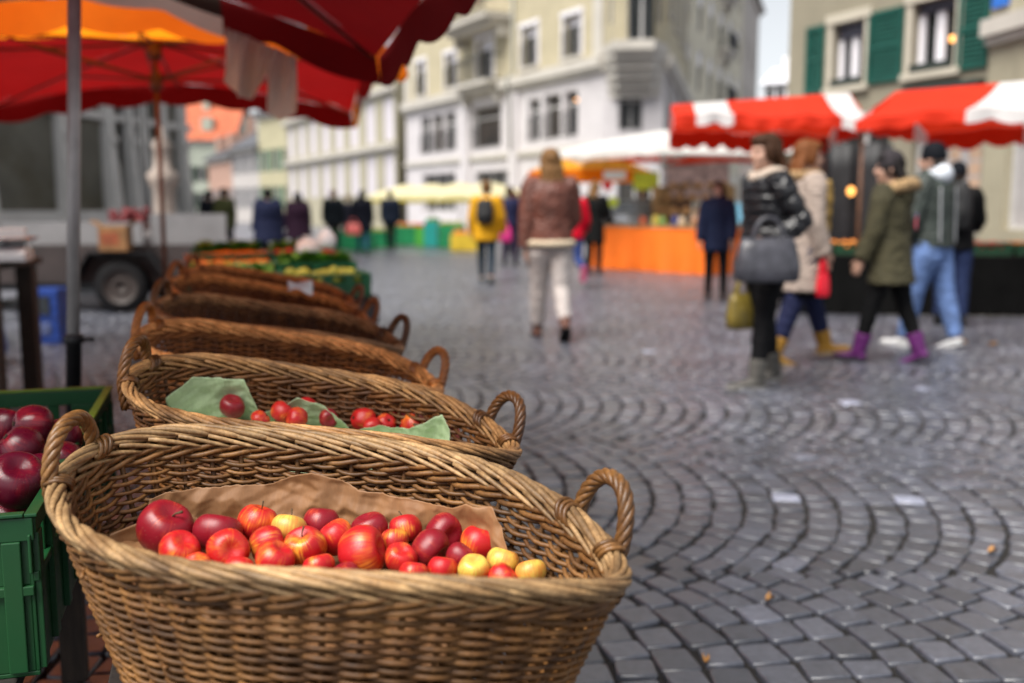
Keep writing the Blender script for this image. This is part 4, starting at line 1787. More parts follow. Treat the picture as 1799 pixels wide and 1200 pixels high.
# ---- the big corner house
CREAMW = plaster('cream sandstone', (.46, .405, .275), .07)
WHITEW = plaster('pale grey ashlar', (.60, .57, .58), .05, .8, .42)
TRIM = plaster('stone trim', (.52, .49, .44), .07)
SLATE = plaster('slate roof', (.07, .07, .08), .2)
pA, pB = at(712, 150, Y=52.7), at(1062, 150, Y=36.0)
pC = at(1166, 150, Y=35.7)
pD = at(1207, 150, Y=50.0)
cb = building('corner_house', 'large cream and white corner house with an oriel at its cut corner')
ZS = 7.15
ZT = 15.5
FA, FB, FC = Facade(pA, pB), Facade(pB, pC), Facade(pC, pD)
# string course height taken from the photograph at the corner
ZS = FA.hit(1055, 112)[1]
low = [(740, 757, 205, 270), (760, 779, 201, 267), (782, 801, 197, 264), (831, 880, 186, 259),
       (928, 948, 174, 247), (955, 984, 166, 243), (990, 1014, 160, 239)]
up = [(734, 750, 108, 168), (784, 803, 94, 153), (840, 867, 68, 143), (917, 944, 46, 117), (989, 1019, 27, 100)]
opsL = [FA.rect(*w) for w in low]
opsU = [FA.rect(*w) for w in up]
shop = [FA.rect(742, 800, 305, 372), FA.rect(835, 905, 300, 372), FA.rect(930, 1012, 296, 372)]
top = [(o[0], o[1], o[2] + 3.7, o[3] + 3.7) for o in opsU]
mb = MB()
wall_open(mb, FA, 0, FA.L, 0, ZS, opsL + shop, .28, 1)
wall_open(mb, FA, 0, FA.L, ZS, ZT, opsU + top, .28, 0)
cl_ = FB.rect(1086, 1126, 160, 228)
cu = FB.rect(1100, 1146, 2, 78)
cs = FB.rect(1084, 1146, 300, 380)
wall_open(mb, FB, 0, FB.L, 0, ZS, [cl_, cs], .28, 1)
wall_open(mb, FB, 0, FB.L, ZS, ZT, [], .28, 0)
opsR = []
for i in range(4):
    u = 1.2 + i * 3.4
    if u + 1.2 < FC.L:
        opsR += [(u, u + 1.15, 3.9, 6.2), (u, u + 1.15, 8.2, 10.4), (u, u + 1.15, 11.9, 14.0)]
wall_open(mb, FC, 0, FC.L, 0, ZS, [o for o in opsR if o[3] < ZS], .28, 1)
wall_open(mb, FC, 0, FC.L, ZS, ZT, [o for o in opsR if o[2] > ZS], .28, 0)
bk1, bk2 = pA + Vector((14, 6, 0)), pD + Vector((-6, 6, 0))
shell(mb, [pD, bk2, bk1, pA], 0, ZT, 0)
mb.build('wall', [CREAMW, WHITEW], cb)
mb = MB()
for z in (ZT,):
    mb.poly([(p.x, p.y, ZT + .002) for p in (pA, pB, pC, pD, bk2, bk1)])
mb.build('roof', SLATE, cb)
for F in (FA, FB, FC):
    for (za_, zb_, w_, e_) in ((ZS - .12, ZS + .25, .30, .05), (ZT - .5, ZT + .1, .7, .05), (3.35, 3.55, .12, 0)):
        mb = MB()
        band(mb, F, -e_, F.L + e_, za_, zb_, w_)
        mb.build('ledge', TRIM, cb)
for u in (FA.hit(905, 200)[0], FA.hit(820, 200)[0]):
    mb = MB()
    fbox(mb, FA, u - .35, u + .35, 0, ZS - .35, .001, .16)
    mb.build('pilaster', WHITEW, cb)
for u in (.35, FA.L - .35):
    mb = MB()
    fbox(mb, FA, u - .3, u + .3, ZS + .26, ZT - .8, .001, .10)
    mb.build('pilaster', TRIM, cb)
mb = MB()
ud = FA.hit(904, 100)[0]
mb.tube([FA.P(ud, 3.6, .22), FA.P(ud, ZS - .4, .22), FA.P(ud, ZS - .3, .36), FA.P(ud, ZS + .26, .36), FA.P(ud, ZS + .45, .08), FA.P(ud, ZT - .9, .08)], .06, 8)
mb.build('downpipe', M('downpipe', (.30, .30, .27), .5, .1), cb, True)
for i, o in enumerate(opsL):
    window(cb, FA, o, .28, 0, 0, None, None, None, True, (.6, .8) if i in (6,) else None, .72, GLASS if i not in (1, 3, 5) else INTER)
for i, o in enumerate(opsU):
    window(cb, FA, o, .28, 1, .24, BLINDW, BLINDW, TRIM, True)
for o in top:
    window(cb, FA, o, .28, 1, .24, BLINDW, TRIM, TRIM)
SIGND = M('dark shop fascia', (.06, .056, .05), .5, .2, 3, .1)
for o in shop:
    window(cb, FA, o, .28, 2, 0, None, None, None, glass=SIGND)
window(cb, FB, cl_, .28, 1, 0, None, None, None, True, (-.12, 1.0), .75)
window(cb, FB, cs, .28, 1, 0, glass=SIGND)
for o in opsR:
    window(cb, FC, o, .28, 1, .15, BLINDW, TRIM, TRIM)
# balconies on the left facade
o = opsU[2]
balcony(cb, FA, o[0] - 1.0, o[1] + 1.0, ZS + .30, .85, TRIM)
balcony(cb, FA, opsU[2][0] - 1.5, opsU[2][1] + 1.7, FA.hit(850, 42)[1], 1.25, TRIM)
mb = MB()
fp_ = FA.P(opsU[2][1], FA.hit(850, 12)[1], 1.1)
for k in range(26):
    mb.ell((fp_.x + random.uniform(-.35, .35), fp_.y + random.uniform(-.3, .3), fp_.z + random.uniform(-.1, .2)), (.10, .10, .08), 7, 5)
mb.build('flower_box', M('orange flowers', (.80, .14, .02), .6, .3, 12, 0), cb)
# oriel on the corner
o0, o1 = -.1, FB.L + .15
mb = MB()
prof = [(o0 + .05, 0), (o0 + .5, 1.25), (o1 - .5, 1.25), (o1 - .05, 0)]
zb = ZS + .26
segs = list(zip(prof[:-1], prof[1:]))
FO = []
for (a, wa), (b, wb) in segs:
    f = Facade(FB.P(a, 0, wa + .002), FB.P(b, 0, wb + .002))
    FO.append(f)
ow = [(f.L * .22, f.L * .78, zb + .9, zb + 3.2) for f in FO]
mid = FO[1]
ow[1] = mid.rect(1098, 1148, -20, 76)
ow2 = [(a, b, c + 3.8, d + 3.6) for a, b, c, d in ow]
for f, w, w2 in zip(FO, ow, ow2):
    wall_open(mb, f, 0, f.L, zb, ZT - .75, [w, w2], .2, 0)
mb.poly([FB.P(a, zb, w + .002) for a, w in prof][::-1])
mb.poly([FB.P(a, ZT - .75, w + .002) for a, w in prof])
orl = mb.build('oriel', CREAMW, cb)
for f, w, w2 in zip(FO, ow, ow2):
    window(orl, f, w, .2, 1, 0, None, None, None)
    window(orl, f, w2, .2, 1, 0, None, None, None)
mb = MB()
for k, (sc, z0, z1) in enumerate(((1.15, zb - .05, zb + .28), (1.0, zb - .30, zb - .052), (.84, zb - .60, zb - .302), (.66, zb - .90, zb - .602), (.46, zb - 1.20, zb - .902), (.26, zb - 1.5, zb - 1.202))):
    m_ = (o0 + o1) / 2
    pp = [(m_ + (a - m_) * (1.03 if k < 2 else .75 + .25 * sc), w * sc + .03 * (2 - k)) for a, w in prof]
    pp = [(a, max(.002, w)) for a, w in pp]
    mb.loft([[FB.P(a, z0, w) for a, w in pp], [FB.P(a, z1, w) for a, w in pp]], True, True)
mb.build('corbel', TRIM, cb)

# ---- the long house to its left
CREAM2 = plaster('cream plaster', (.38, .35, .255), .07)
pE = at(512, 250, Y=76.0)
lh = building('long_house', 'long cream house with rows of tall white shuttered windows')
FL = Facade(pE, pA - (pB - pA).normalized() * .02)
FL.A = FL.A + FL.n * .4
ops = []
for yy in ((187, 252), (270, 335)):
    pass
n = 8
for zz in ((1.9, 4.1), (4.75, 7.0), (8.0, 10.2)):
    for i in range(n):
        u = FL.L * (i + .5) / n
        ops.append((u - .85, u + .85, zz[0], zz[1]))
mb = MB()
wall_open(mb, FL, 0, FL.L - .3, 0, 11.6, ops, .16, 0)
e2 = Vector((FL.A.x, FL.A.y, 0))
shell(mb, [pA + FL.n * .0, pA + Vector((12, 8, 0)), e2 + Vector((12, 6, 0)), e2], 0, 11.6, 0)
mb.build('wall', CREAM2, lh)
for z in (4.42, 7.35, 11.2):
    mb = MB()
    band(mb, FL, -.1, FL.L - .3, z - .05, z + .18, .30)
    mb.build('ledge', TRIM, lh)
mb = MB()
q1, q2 = FL.P(0, 11.55, .5), FL.P(FL.L, 11.55, .5)
mb.poly([q1, q2, q2 + Vector((5, 5, 3.5)), q1 + Vector((5, 5, 3.5))])
mb.build('roof', SLATE, lh)
SHW = M('white shutter', (.62, .58, .62), .6, .05, 4, .1)
for o in ops:
    fr = window(lh, FL, o, .16, 1, 0)
    m = MB()
    for (a, b) in ((o[0] + .04, (o[0] + o[1]) / 2 - .012), ((o[0] + o[1]) / 2 + .012, o[1] - .04)):
        m = MB()
        fbox(m, FL, a, b, o[2] + .04, o[3] - .04, -.085, -.05)
        m.build('shutter', SHW, fr)

# ---- houses at the far end of the street
def simple_house(name, label, pl_, pr, h, wallm, roofm, roof_h, rows, ncol, shut=None, win_h=1.7, win_w=.95, z_first=1.2, step=2.9, blind=0, deep=9, attic=0, bal=False):
    H_ = building(name, label)
    F = Facade(pl_, pr)
    ops = []
    for r in range(rows):
        for c in range(ncol):
            u = F.L * (c + .5) / ncol
            z = z_first + r * step
            if z + win_h < h - .2:
                ops.append((u - win_w / 2, u + win_w / 2, z, z + win_h))
    mb = MB()
    wall_open(mb, F, 0, F.L, 0, h, ops, .18, 0)
    b1, b0 = F.P(F.L, 0, -deep), F.P(0, 0, -deep)
    shell(mb, [F.P(F.L, 0), b1, b0, F.P(0, 0)], 0, h, 0)
    if roof_h:
        for u in (0, F.L):
            mb.poly([F.P(u, h, 0), F.P(u, h, -deep), F.P(u, h + roof_h, -deep / 2)])
    mb.build('wall', wallm, H_)
    mb = MB()
    if roof_h:
        k = .5
        mb.poly([F.P(-k, h - .15, k), F.P(F.L + k, h - .15, k), F.P(F.L + k, h + roof_h + .1, -deep / 2), F.P(-k, h + roof_h + .1, -deep / 2)])
        mb.poly([F.P(-k, h - .15, -deep - k), F.P(F.L + k, h - .15, -deep - k), F.P(F.L + k, h + roof_h + .1, -deep / 2), F.P(-k, h + roof_h + .1, -deep / 2)])
    else:
        mb.poly([F.P(0, h + .002, 0), F.P(F.L, h + .002, 0), b1 + Vector((0, 0, h + .002)), b0 + Vector((0, 0, h + .002))])
    rf = mb.build('roof', roofm, H_, solid=.12)
    mb = MB()
    fbox(mb, F, F.L * .3, F.L * .3 + .7, h + (roof_h * .5 if roof_h else 0), h + roof_h + 1.2, -deep * .42, -deep * .42 + .7)
    mb.build('chimney', wallm, rf)
    mb = MB()
    band(mb, F, 0, F.L, h - .45, h - .2, .3)
    mb.build('cornice', TRIM, H_)
    for i, o in enumerate(ops):
        fr = window(H_, F, o, .18, 1, blind, BLINDW)
        if shut:
            m = MB()
            fbox(m, F, o[0] - .42, o[0] - .03, o[2], o[3], .01, .05)
            m.build('shutter', shut, fr)
            m = MB()
            fbox(m, F, o[1] + .03, o[1] + .42, o[2], o[3], .01, .05)
            m.build('shutter', shut, fr)
        if bal and i % ncol == ncol // 2 and i >= ncol:
            balcony(H_, F, o[0] - .7, o[1] + .7, o[2] - .1, .8, TRIM)
    if attic:
        for i in range(attic):
            u = F.L * (i + .5) / attic
            m = MB()
            fbox(m, F, u - .6, u + .6, h + roof_h * .2, h + roof_h * .2 + 1.4, -deep * .3, -.4)
            m.build('dormer', wallm, rf)
    return H_


OCHRE = plaster('yellow cream plaster', (.42, .385, .25), .08)
PINK = plaster('salmon plaster', (.42, .26, .20), .08)
PALEG = plaster('pale green plaster', (.37, .40, .33), .07)
WHITEH = plaster('white plaster', (.46, .43, .41), .05)
TILE = plaster('orange roof tiles', (.46, .12, .055), .2)
DSL = plaster('dark slate', (.085, .088, .10), .2)
GSH = M('green house shutter', (.07, .16, .10), .6, .1)
GREYSH = M('grey house shutter', (.22, .22, .24), .6, .1)
v = lambda px, Y: at(px, 300, Y=Y)
simple_house('town_house', 'cream house with green shutters next to the long cream house', v(455, 82), v(514, 77.0), 8.8, OCHRE, DSL, 2.2, 3, 3, GSH)
simple_house('town_house', 'pale pinkish house with a dark slate roof, second from the long house', v(408, 88), v(455, 82.3), 6.3, WHITEH, DSL, 2.8, 2, 3, GREYSH)
simple_house('town_house', 'salmon house with a dark slate roof further up the street', v(366, 97), v(408, 88.3), 5.9, PINK, DSL, 2.6, 2, 4, GREYSH, attic=2)
simple_house('town_house', 'pale green house under a bright orange tiled roof at the street end', v(318, 112), v(410, 112), 8.8, PALEG, TILE, 4.6, 3, 4, GSH, attic=1)

# ---- right side street houses
hs = simple_house('town_house', 'beige street house with stone balconies right behind the corner house', at(1196, 150, Y=52), at(1302, 150, Y=70), 24, plaster('beige plaster', (.60, .56, .44), .08), SLATE, 0, 7, 6, None, 2.2, 1.5, 1.2, 3.2, .35, bal=True)
simple_house('town_house', 'narrow grey brown house under a dark brown eave at the gap of sky', at(1303, 150, Y=71), at(1330, 150, Y=84), 17.2, plaster('grey brown plaster', (.46, .42, .38), .08), plaster('brown tiles', (.10, .045, .035), .2), 2.4, 4, 3, None, 1.8, 1.0, 1.4, 3.4, 0)
simple_house('town_house', 'distant white house between the sky gap and the beige shuttered house', at(1343, 150, Y=118), at(1400, 150, Y=116), 15.5, plaster('bright white plaster', (.78, .78, .80), .04), plaster('light roof', (.60, .60, .64), .1), 2.0, 4, 3, None, 1.8, 1.0, 7.0, 3.2, 0)

# ---- beige house with green shutters on the right
BEIGE = plaster('greige plaster', (.25, .225, .165), .07)
SILLM = plaster('beige window stone', (.47, .43, .35), .07)
r0, r1 = at(1384, 150, Y=20.9), at(1733, 150, Y=16.45)
rh = building('shuttered_house', 'greige house with dark green louvre shutters above the striped stall roofs')
FR = Facade(r0, r1)
w1, w2 = FR.rect(1456, 1511, 40, 152), FR.rect(1592, 1667, 2, 126)
w0 = (w1[0], w1[1], w1[2] + 3.1, w1[3] + 3.1)
w3 = (w2[0], w2[1], w2[2] + 3.1, w2[3] + 3.1)
door = FR.rect(1462, 1560, 262, 430)
door = (door[0], door[1], .02, 2.9)
shopw = FR.rect(1600, 1725, 255, 400)
shopw = (shopw[0], shopw[1], .8, 2.75)
mb = MB()
wall_open(mb, FR, 0, FR.L, 0, 10.5, [w1, w2, w0, w3, door, shopw], .2, 0)
bb0, bb1 = FR.P(0, 0, -9), FR.P(FR.L, 0, -9)
shell(mb, [FR.P(FR.L, 0), bb1, bb0, FR.P(0, 0)], 0, 10.5, 0)
mb.build('wall', BEIGE, rh)
mb = MB()
mb.poly([FR.P(-.6, 10.4, .7), FR.P(FR.L + .2, 10.4, .7), FR.P(FR.L + .2, 13.4, -4.5), FR.P(-.6, 13.4, -4.5)])
mb.poly([FR.P(-.6, 10.4, -9.6), FR.P(FR.L + .2, 10.4, -9.6), FR.P(FR.L + .2, 13.4, -4.5), FR.P(-.6, 13.4, -4.5)])
mb.build('roof', TILE, rh, solid=.15)
for i, w in enumerate((w1, w2, w0, w3)):
    window(rh, FR, w, .2, 1, .24 if i == 0 else .16, BLINDG, SILLM, SILLM, False, (.80, .42) if i == 1 else None, 0, None, False, 2.3)
FLB = M('dark flower box', (.02, .03, .025), .7, .3, 20, .4)
for w in (w1, w2):
    m = MB()
    fbox(m, FR, w[0] + .03, w[1] - .03, w[2] + .002, w[2] + .14, -.10, .10)
    m.build('window_box', FLB, rh)
sp = [FR.rect(1411, 1441, 50, 164), FR.rect(1518, 1577, 10, 155), FR.rect(1672, 1724, -20, 118)]
for s_ in sp:
    shutters(rh, FR, s_[0], s_[1], w1[2] - .04, w1[3] + .05)
    shutters(rh, FR, s_[0], s_[1], w0[2], w0[3])
window(rh, FR, door, .2, 1, 0, glass=M('dark shop interior', (.012, .011, .010), .5, .4, 2, 0))
window(rh, FR, shopw, .2, 0, 0, glass=M('pale shop window', (.42, .40, .40), .4, .08, 1.5, 0))
PST = M('tan poster', (.50, .34, .24), .6, .12, 6, 0)
for (a, b) in ((.45, .60), (.72, .88)):
    m = MB()
    u0, u1 = shopw[0] + (shopw[1] - shopw[0]) * a, shopw[0] + (shopw[1] - shopw[0]) * b
    for k in range(6):
        z = 1.0 + k * .26
        fbox(m, FR, u0, u1, z, z + .21, -.178, -.174)
    m.build('poster', PST, rh)
m = MB()
d0 = FR.rect(1590, 1732, 133, 160)
zf = w2[2] - .75
fbox(m, FR, d0[0], FR.L - .02, zf, zf + .5, .002, .18)
m.build('fascia', M('dark teal fascia', (.020, .035, .035), .4, .2, 4, 0), rh)

# house continuing to the right of it
nb = building('cream_house', 'pale cream house with a stone ledge at the right edge of the frame')
FN = Facade(at(1734, 150, Y=16.4), at(2060, 150, Y=12.6))
YC = plaster('light cream wall', (.38, .345, .25), .06, .85, .5)
wn = [FN.rect(1840, 1900, -60, 80)]
gn = (.6, 2.6, .9, 2.8)
mb = MB()
wall_open(mb, FN, 0, FN.L, 0, 10, wn + [gn], .2, 0)
shell(mb, [FN.P(FN.L, 0), FN.P(FN.L, 0, -9), FN.P(0, 0, -9)], 0, 10, 0)
mb.build('wall', YC, nb)
zl = FN.hit(1770, 48)[1]
for (za_, zb_, w_) in ((zl - .1, zl + .16, .22), (9.6, 9.95, .5)):
    mb = MB()
    band(mb, FN, .05, FN.L, za_, zb_, w_)
    mb.build('ledge', TRIM, nb)
mb = MB()
mb.poly([FN.P(0, 10.002), FN.P(FN.L, 10.002), FN.P(FN.L, 10.002, -9), FN.P(0, 10.002, -9)])
mb.build('roof', SLATE, nb)
for o in wn:
    window(nb, FN, o, .2, 1, .2, BLINDW, TRIM, TRIM)
window(nb, FN, gn, .2, 1, 0, glass=M('pale shop window', (.42, .40, .40), .4, .08, 1.5, 0))
m = MB()
q = FN.P(FN.hit(1762, 2)[0], FN.hit(1762, 3)[1], .05)
fbox(m, FN, FN.hit(1750, 2)[0], FN.hit(1776, 2)[0], q.z - .08, q.z + .55, .02, .07)
m.build('blue_sign', M('blue enamel', (.02, .16, .62), .4, .1, 5, 0), nb)

# ---- old stone church on the left
STN = plaster('grey sandstone', (.135, .130, .105), .16, .9, .6, dirt=(.06, .048, .022))
LST = plaster('light limestone buttress', (.54, .53, .51), .07)
ch = building('stone_church', 'weathered grey stone church with pale sloping buttresses behind the trailer', 'church')
cA, cB = at(-260, 300, Y=15.2), at(332, 300, Y=24.5)
FCh = Facade(cA, cB)
mb = MB()
wn_ = []
for px in (215, 255):
    u = FCh.hit(px, 300)[0]
    wn_.append((u - .35, u + .35, 2.2, 5.2))
wall_open(mb, FCh, 0, FCh.L, 0, 12, wn_, .4, 0)
shell(mb, [FCh.P(FCh.L, 0), FCh.P(FCh.L, 0, -12), FCh.P(0, 0, -12), FCh.P(0, 0)], 0, 12, 0)
mb.build('wall', STN, ch)
for w in wn_:
    window(ch, FCh, w, .4, 1, 0)
mb = MB()
mb.poly([FCh.P(-.5, 11.9, .5), FCh.P(FCh.L + .5, 11.9, .5), FCh.P(FCh.L + .5, 17, -6), FCh.P(-.5, 17, -6)])
mb.poly([FCh.P(-.5, 11.9, -12.5), FCh.P(FCh.L + .5, 11.9, -12.5), FCh.P(FCh.L + .5, 17, -6), FCh.P(-.5, 17, -6)])
mb.build('roof', DSL, ch, solid=.2)
mb = MB()
fbox(mb, FCh, 0, FCh.L, 0, 1.0, .001, .28)
fbox(mb, FCh, 0, FCh.L, 1.0, 1.18, .001, .18)
fbox(mb, FCh, 0, FCh.L, 3.05, 3.2, .001, .12)
mb.build('plinth', LST, ch)
for px, wd in ((-40, .16), (104, .13), (186, .13), (222, .10), (247, .12), (282, .13), (315, .13)):
    u = FCh.hit(px, 300)[0]
    m = MB()
    for (z0, z1, o0, o1) in ((0, .9, .46, .42), (.9, 2.6, .38, .24), (2.6, 2.72, .31, .31), (2.72, 6.5, .23, .10), (6.5, 10.5, .10, .08)):
        pts = []
        rings = []
        for z, o in ((z0, o0), (z1, o1)):
            rings.append([FCh.P(u - wd, z, .002), FCh.P(u - wd, z, o), FCh.P(u + wd * .4, z, o), FCh.P(u + wd * .4, z, .002)])
        m.loft(rings, True, True)
    m.build('buttress', LST, ch)
# fountain with a flower bowl in front of the church
fq = at(285, 445, Y=15.6)
fo_ = empty('stone_fountain', (fq.x, 15.8, 0), 0, 'grey stone fountain column with dark red flower bowl before the church', 'fountain')
mb = MB()
mb.lathe([(.9, 0), (.95, .12), (.85, .2), (.85, .72), (.95, .8), (.95, .9), (.8, .9), (.75, .6), (.1, .6)], 8)
mb.build('basin', plaster('fountain stone', (.30, .27, .26), .12), fo_)
mb = MB()
mb.lathe([(.24, .55), (.26, .8), (.17, .9), (.16, 1.5), (.22, 1.62), (.25, 1.75), (.14, 1.85), (.12, 2.1), (.16, 2.2), (.05, 2.35), (.02, 2.5)], 14)
mb.build('column', plaster('fountain column stone', (.34, .28, .24), .12), fo_, True)
mb = MB()
for k in range(70):
    a, r = random.uniform(0, 6.28), random.uniform(0, .3)
    mb.ell((-.35 + r * math.cos(a), -.5 + r * math.sin(a), 1.06 + random.uniform(-.12, .14)), (.06, .06, .05), 6, 4)
mb.build('flowers', M('dark red flowers', (.16, .012, .016), .7, .4, 14, 0), fo_)
mb = MB()
mb.lathe([(.1, .78), (.28, .84), (.34, 1.0), (.30, 1.0)], 14, (-.35, -.5, 0))
mb.build('flower_bowl', M('clay bowl', (.12, .06, .05), .7, .2), fo_, True)
# slim dark street lamp before the church
lq = at(258, 440, Y=16.5)
sl = empty('street_lamp', (lq.x, 16.6, 0), 0, 'slim dark street lamp post standing in front of the church', 'lamp')
mb = MB()
mb.tube([(0, 0, 0), (0, 0, .8), (0, 0, 3.1)], [.07, .05, .035], 10)
mb.build('post', IRON, sl, True)
mb = MB()
mb.lathe([(.05, 3.1), (.13, 3.2), (.16, 3.45), (.05, 3.6), (.02, 3.7)], 8)
mb.build('lantern', IRON, sl)
# ------------------------------------------------------------------ striped stall roofs on the right
def stripes(bounds):
    def fn(s):
        i = 0
        for b in bounds:
            if s > b:
                i += 1
        return i % 2
    return fn


RW = [M_cloth('striped canvas red', (.72, .035, .010), .30), M_cloth('striped canvas white', (.74, .72, .71), .3)]


def awning(label, p0, p1, depth, zh0, zh1, zr0, zr1, fstr, bstr, vh=.14, sc=9):
    """ridge tent of a market stall: front hem from p0 to p1, ridge half the depth behind it"""
    A, B = Vector((p0[0], p0[1], 0)), Vector((p1[0], p1[1], 0))
    d = (B - A).normalized()
    L = (B - A).length
    n = Vector((-d.y, d.x, 0))
    R = empty('stall_awning', A, math.atan2(d.y, d.x), label, 'awning', 'striped awnings over the right stalls')
    zf = lambda s: zh0 + (zh1 - zh0) * s - .05 * (1 - abs(math.sin(PI * s * 2))) + .05
    zr = lambda s: zr0 + (zr1 - zr0) * s
    for k, y0, y1, st in ((0, 0, depth / 2, fstr), (1, depth, depth / 2, bstr)):
        mb = MB()
        mb.grid(lambda u, v: (u * L, y0 + (y1 - y0) * v, zf(u) + (zr(u) - zf(u)) * v - .04 * math.sin(PI * v) + .012 * math.sin(u * 40) * (1 - v)), 80, 10, mi=lambda u, v: st(u))
        mb.build('canopy_panel', RW, R, True)
        mb = MB()
        o = -1 if k == 0 else 1
        mb.grid(lambda u, v: (u * L, y0 + o * (.006 + .018 * v * math.sin(u * 50)), zf(u) + .012 * math.sin(u * 40) - .002 - vh * (1 + k * .9) * v * (1 - .25 * (1 - abs(math.sin(PI * u * sc))))), 160, 4, mi=lambda u, v: st(u))
        mb.build('valance', RW, R, True)
    for s, x in ((0, -.004), (1, L + .004)):
        mb = MB()
        mb.grid(lambda u, v: (x, depth * u, (zf(s) + (zr(s) - zf(s)) * (1 - abs(2 * u - 1))) * (1 - v) + v * (zf(s) - vh * (1 - .25 * (1 - abs(math.sin(PI * u * 5)))))), 40, 5, mi=lambda u, v: 0 if abs(u - .5) < .3 else 1)
        mb.build('gable', RW, R, True)
    for x, y in ((L - .06, .05), (L - .06, depth - .05)):
        if 1:
            mb = MB()
            mb.tube([(x, y, 0), (x, y, zf(x / L) - .01)], .022, 8)
            mb.build('post', BROWNM, R, True)
    mb = MB()
    mb.tube([(.02, depth / 2, zr(0) - .03), (L - .02, depth / 2, zr(1) - .03)], .02, 8)
    mb.build('ridge_pole', BROWNM, R, True)
    return R


awning('red and white striped stall awning behind the woman in the shiny jacket', (1.90, 11.95), (4.10, 11.65), 2.6, 2.30, 2.22, 2.56, 2.68,
       lambda s: 0 if s < .12 else (1 if s < .315 else (0 if s < .86 else 1)), lambda s: 0)
awning('red and white striped stall awning cut by the right frame edge', (3.93, 11.62), (7.0, 9.1), 2.6, 2.22, 2.24, 2.66, 2.70,
       lambda s: 0 if s < .30 else (1 if s < .58 else 0), lambda s: 0 if s < .30 else (1 if s < .65 else 0), .14, 11)

# produce stall under them
rt = empty('produce_table', (4.9, 12.0, 0), -.12, 'dark draped stall table with fruit crates under the striped canopies', 'table')
mb = MB()
mb.cbox(-1.7, 2.4, -.55, .55, .66, .69)
mb.build('table_top', WOOD, rt)
mb = MB()
n = 70
mb.loft([[(-1.7 + 4.1 * i / n, -.57 - (.02 + .02 * math.sin(i * 1.3)) * (1 if z < .3 else .3), z) for i in range(n + 1)] for z in (.01, .3, .685)], False)
mb.build('black_skirt', M('black drape', (.004, .004, .004), .9, .2, 5, .1, spec=.1), rt, True)
for x in (-1.6, 2.3):
    mb = MB()
    mb.cbox(x - .03, x + .03, .4, .46, 0, .659)
    mb.build('leg', DWOOD, rt)
RM = Matrix.Translation((4.9, 12.0, 0)) @ Matrix.Rotation(-.12, 4, 'Z')
APR = M('red fruit skin', (.42, .03, .02), .35, .3, 30, 0)
ORF = M('orange fruit skin', (.75, .25, .03), .4, .2, 30, 0)
GREEND = M('dark green stall crate', (.006, .05, .018), .5, .15, 6, .1)
rc = [(-1.35, APR, 'red fruit heaped in the leftmost crate under the striped canopies'), (-.85, ORF, 'orange fruit heaped in the second crate under the striped canopies'), (-.35, LET, None), (.15, APR, 'red fruit heaped in the middle crate under the striped canopies'),
      (.65, APR, 'red fruit heaped right of the middle under the striped canopies'), (1.15, ORF, 'dull orange fruit heaped in the fifth crate at the right stall'), (1.65, LET, None), (2.1, LET, None)]
for i, (x, mt_, lab) in enumerate(rc):
    p = RM @ Vector((x, -.22, .692))
    nmn = ('first', 'second', 'third', 'fourth', 'fifth', 'sixth', 'seventh', 'eighth')[i]
    r = empty('plastic_crate', p, -.12, 'dark green fruit crate on the right stall, %s from its left end' % nmn, 'crate', 'dark crates on the right stall')
    crate_parts(r, .58, .44, .13, GREEND, GREEND)
    o = heap('fruit' if lab else 'greens', Matrix.Translation(p) @ Matrix.Rotation(-.12, 4, 'Z'), .18, .24, .10, 'round' if lab else 'leaf', mt_, 46, 40 + i, lab or 'dark greens in a crate at the right stall, %s from its left end' % nmn)
# lit bulb hanging inside the stall
for (px, py, Y, lab) in ((1495, 336, 13.6, 'warm glowing bulb hanging behind the woman in the yellow boots'),):
    p = at(px, py, Y=Y)
    r = empty('hanging_bulb', p, 0, lab, 'lamp')
    mb = MB()
    mb.ell((0, 0, 0), (.05, .05, .06), 12, 8)
    mb.build('bulb', WARM, r, True)
    mb = MB()
    mb.tube([(0, 0, .06), (0, 0, .12)], .022, 8)
    mb.tube([(0, 0, .12), (.0, 0, 2.45 - p.z)], .005, 5)
    mb.build('cord', BLACK, r)
# dark tarpaulin closing the back of the stall
mb = MB()
mb.grid(lambda u, v: (4.25 + u * 1.3, 15.0 - u * .3 + .05 * math.sin(u * 21), .02 + v * 2.15), 40, 6)
o = mb.build('tarpaulin', M('dark tarpaulin', (.016, .016, .018), .6, .3, 3, .3), None, True, solid=.004)
tag(o, 'dark tarpaulin hanging as back wall of the striped fruit stall', 'tarpaulin')

# ------------------------------------------------------------------ orange counter stall in the middle
cl0, cl1 = at(1040, 470, Z=0), at(1246, 487, Z=0)
cl0, cl1 = Vector((1.62, 20.4, 0)), Vector((3.62, 18.15, 0))
dd = (cl1 - cl0)
ang = math.atan2(dd.y, dd.x)
oc = empty('market_counter', cl0, ang, 'stall counter draped in bright orange cloth in the middle of the square', 'counter')
L_ = dd.length
mb = MB()
n = 60


def skirt(u, v):
    x = u * L_
    w = .035 * math.sin(u * 38) * (1 - v) + .02 * math.sin(u * 17 + 1)
    return (x, -.01 + w * (1 - v * .8), .015 + v * .85)


mb.grid(skirt, n, 6)
mb.grid(lambda u, v: (L_ + .02 * math.sin(u * 14) * (1 - v), u * 1.2, .015 + v * .85), 16, 6)
mb.grid(lambda u, v: (0 + .02 * math.sin(u * 14) * (1 - v), u * 1.2, .015 + v * .85), 16, 6)
mb.build('orange_cloth', M('orange table cloth', (.90, .17, .008), .7, .06, 2, .1), oc, True)
mb = MB()
mb.cbox(-.02, L_ + .02, -.03, 1.22, .868, .895)
mb.build('counter_top', M('pale counter wood', (.42, .29, .15), .6, .2, 5, .2), oc)
OM = Matrix.Translation(cl0) @ Matrix.Rotation(ang, 4, 'Z')
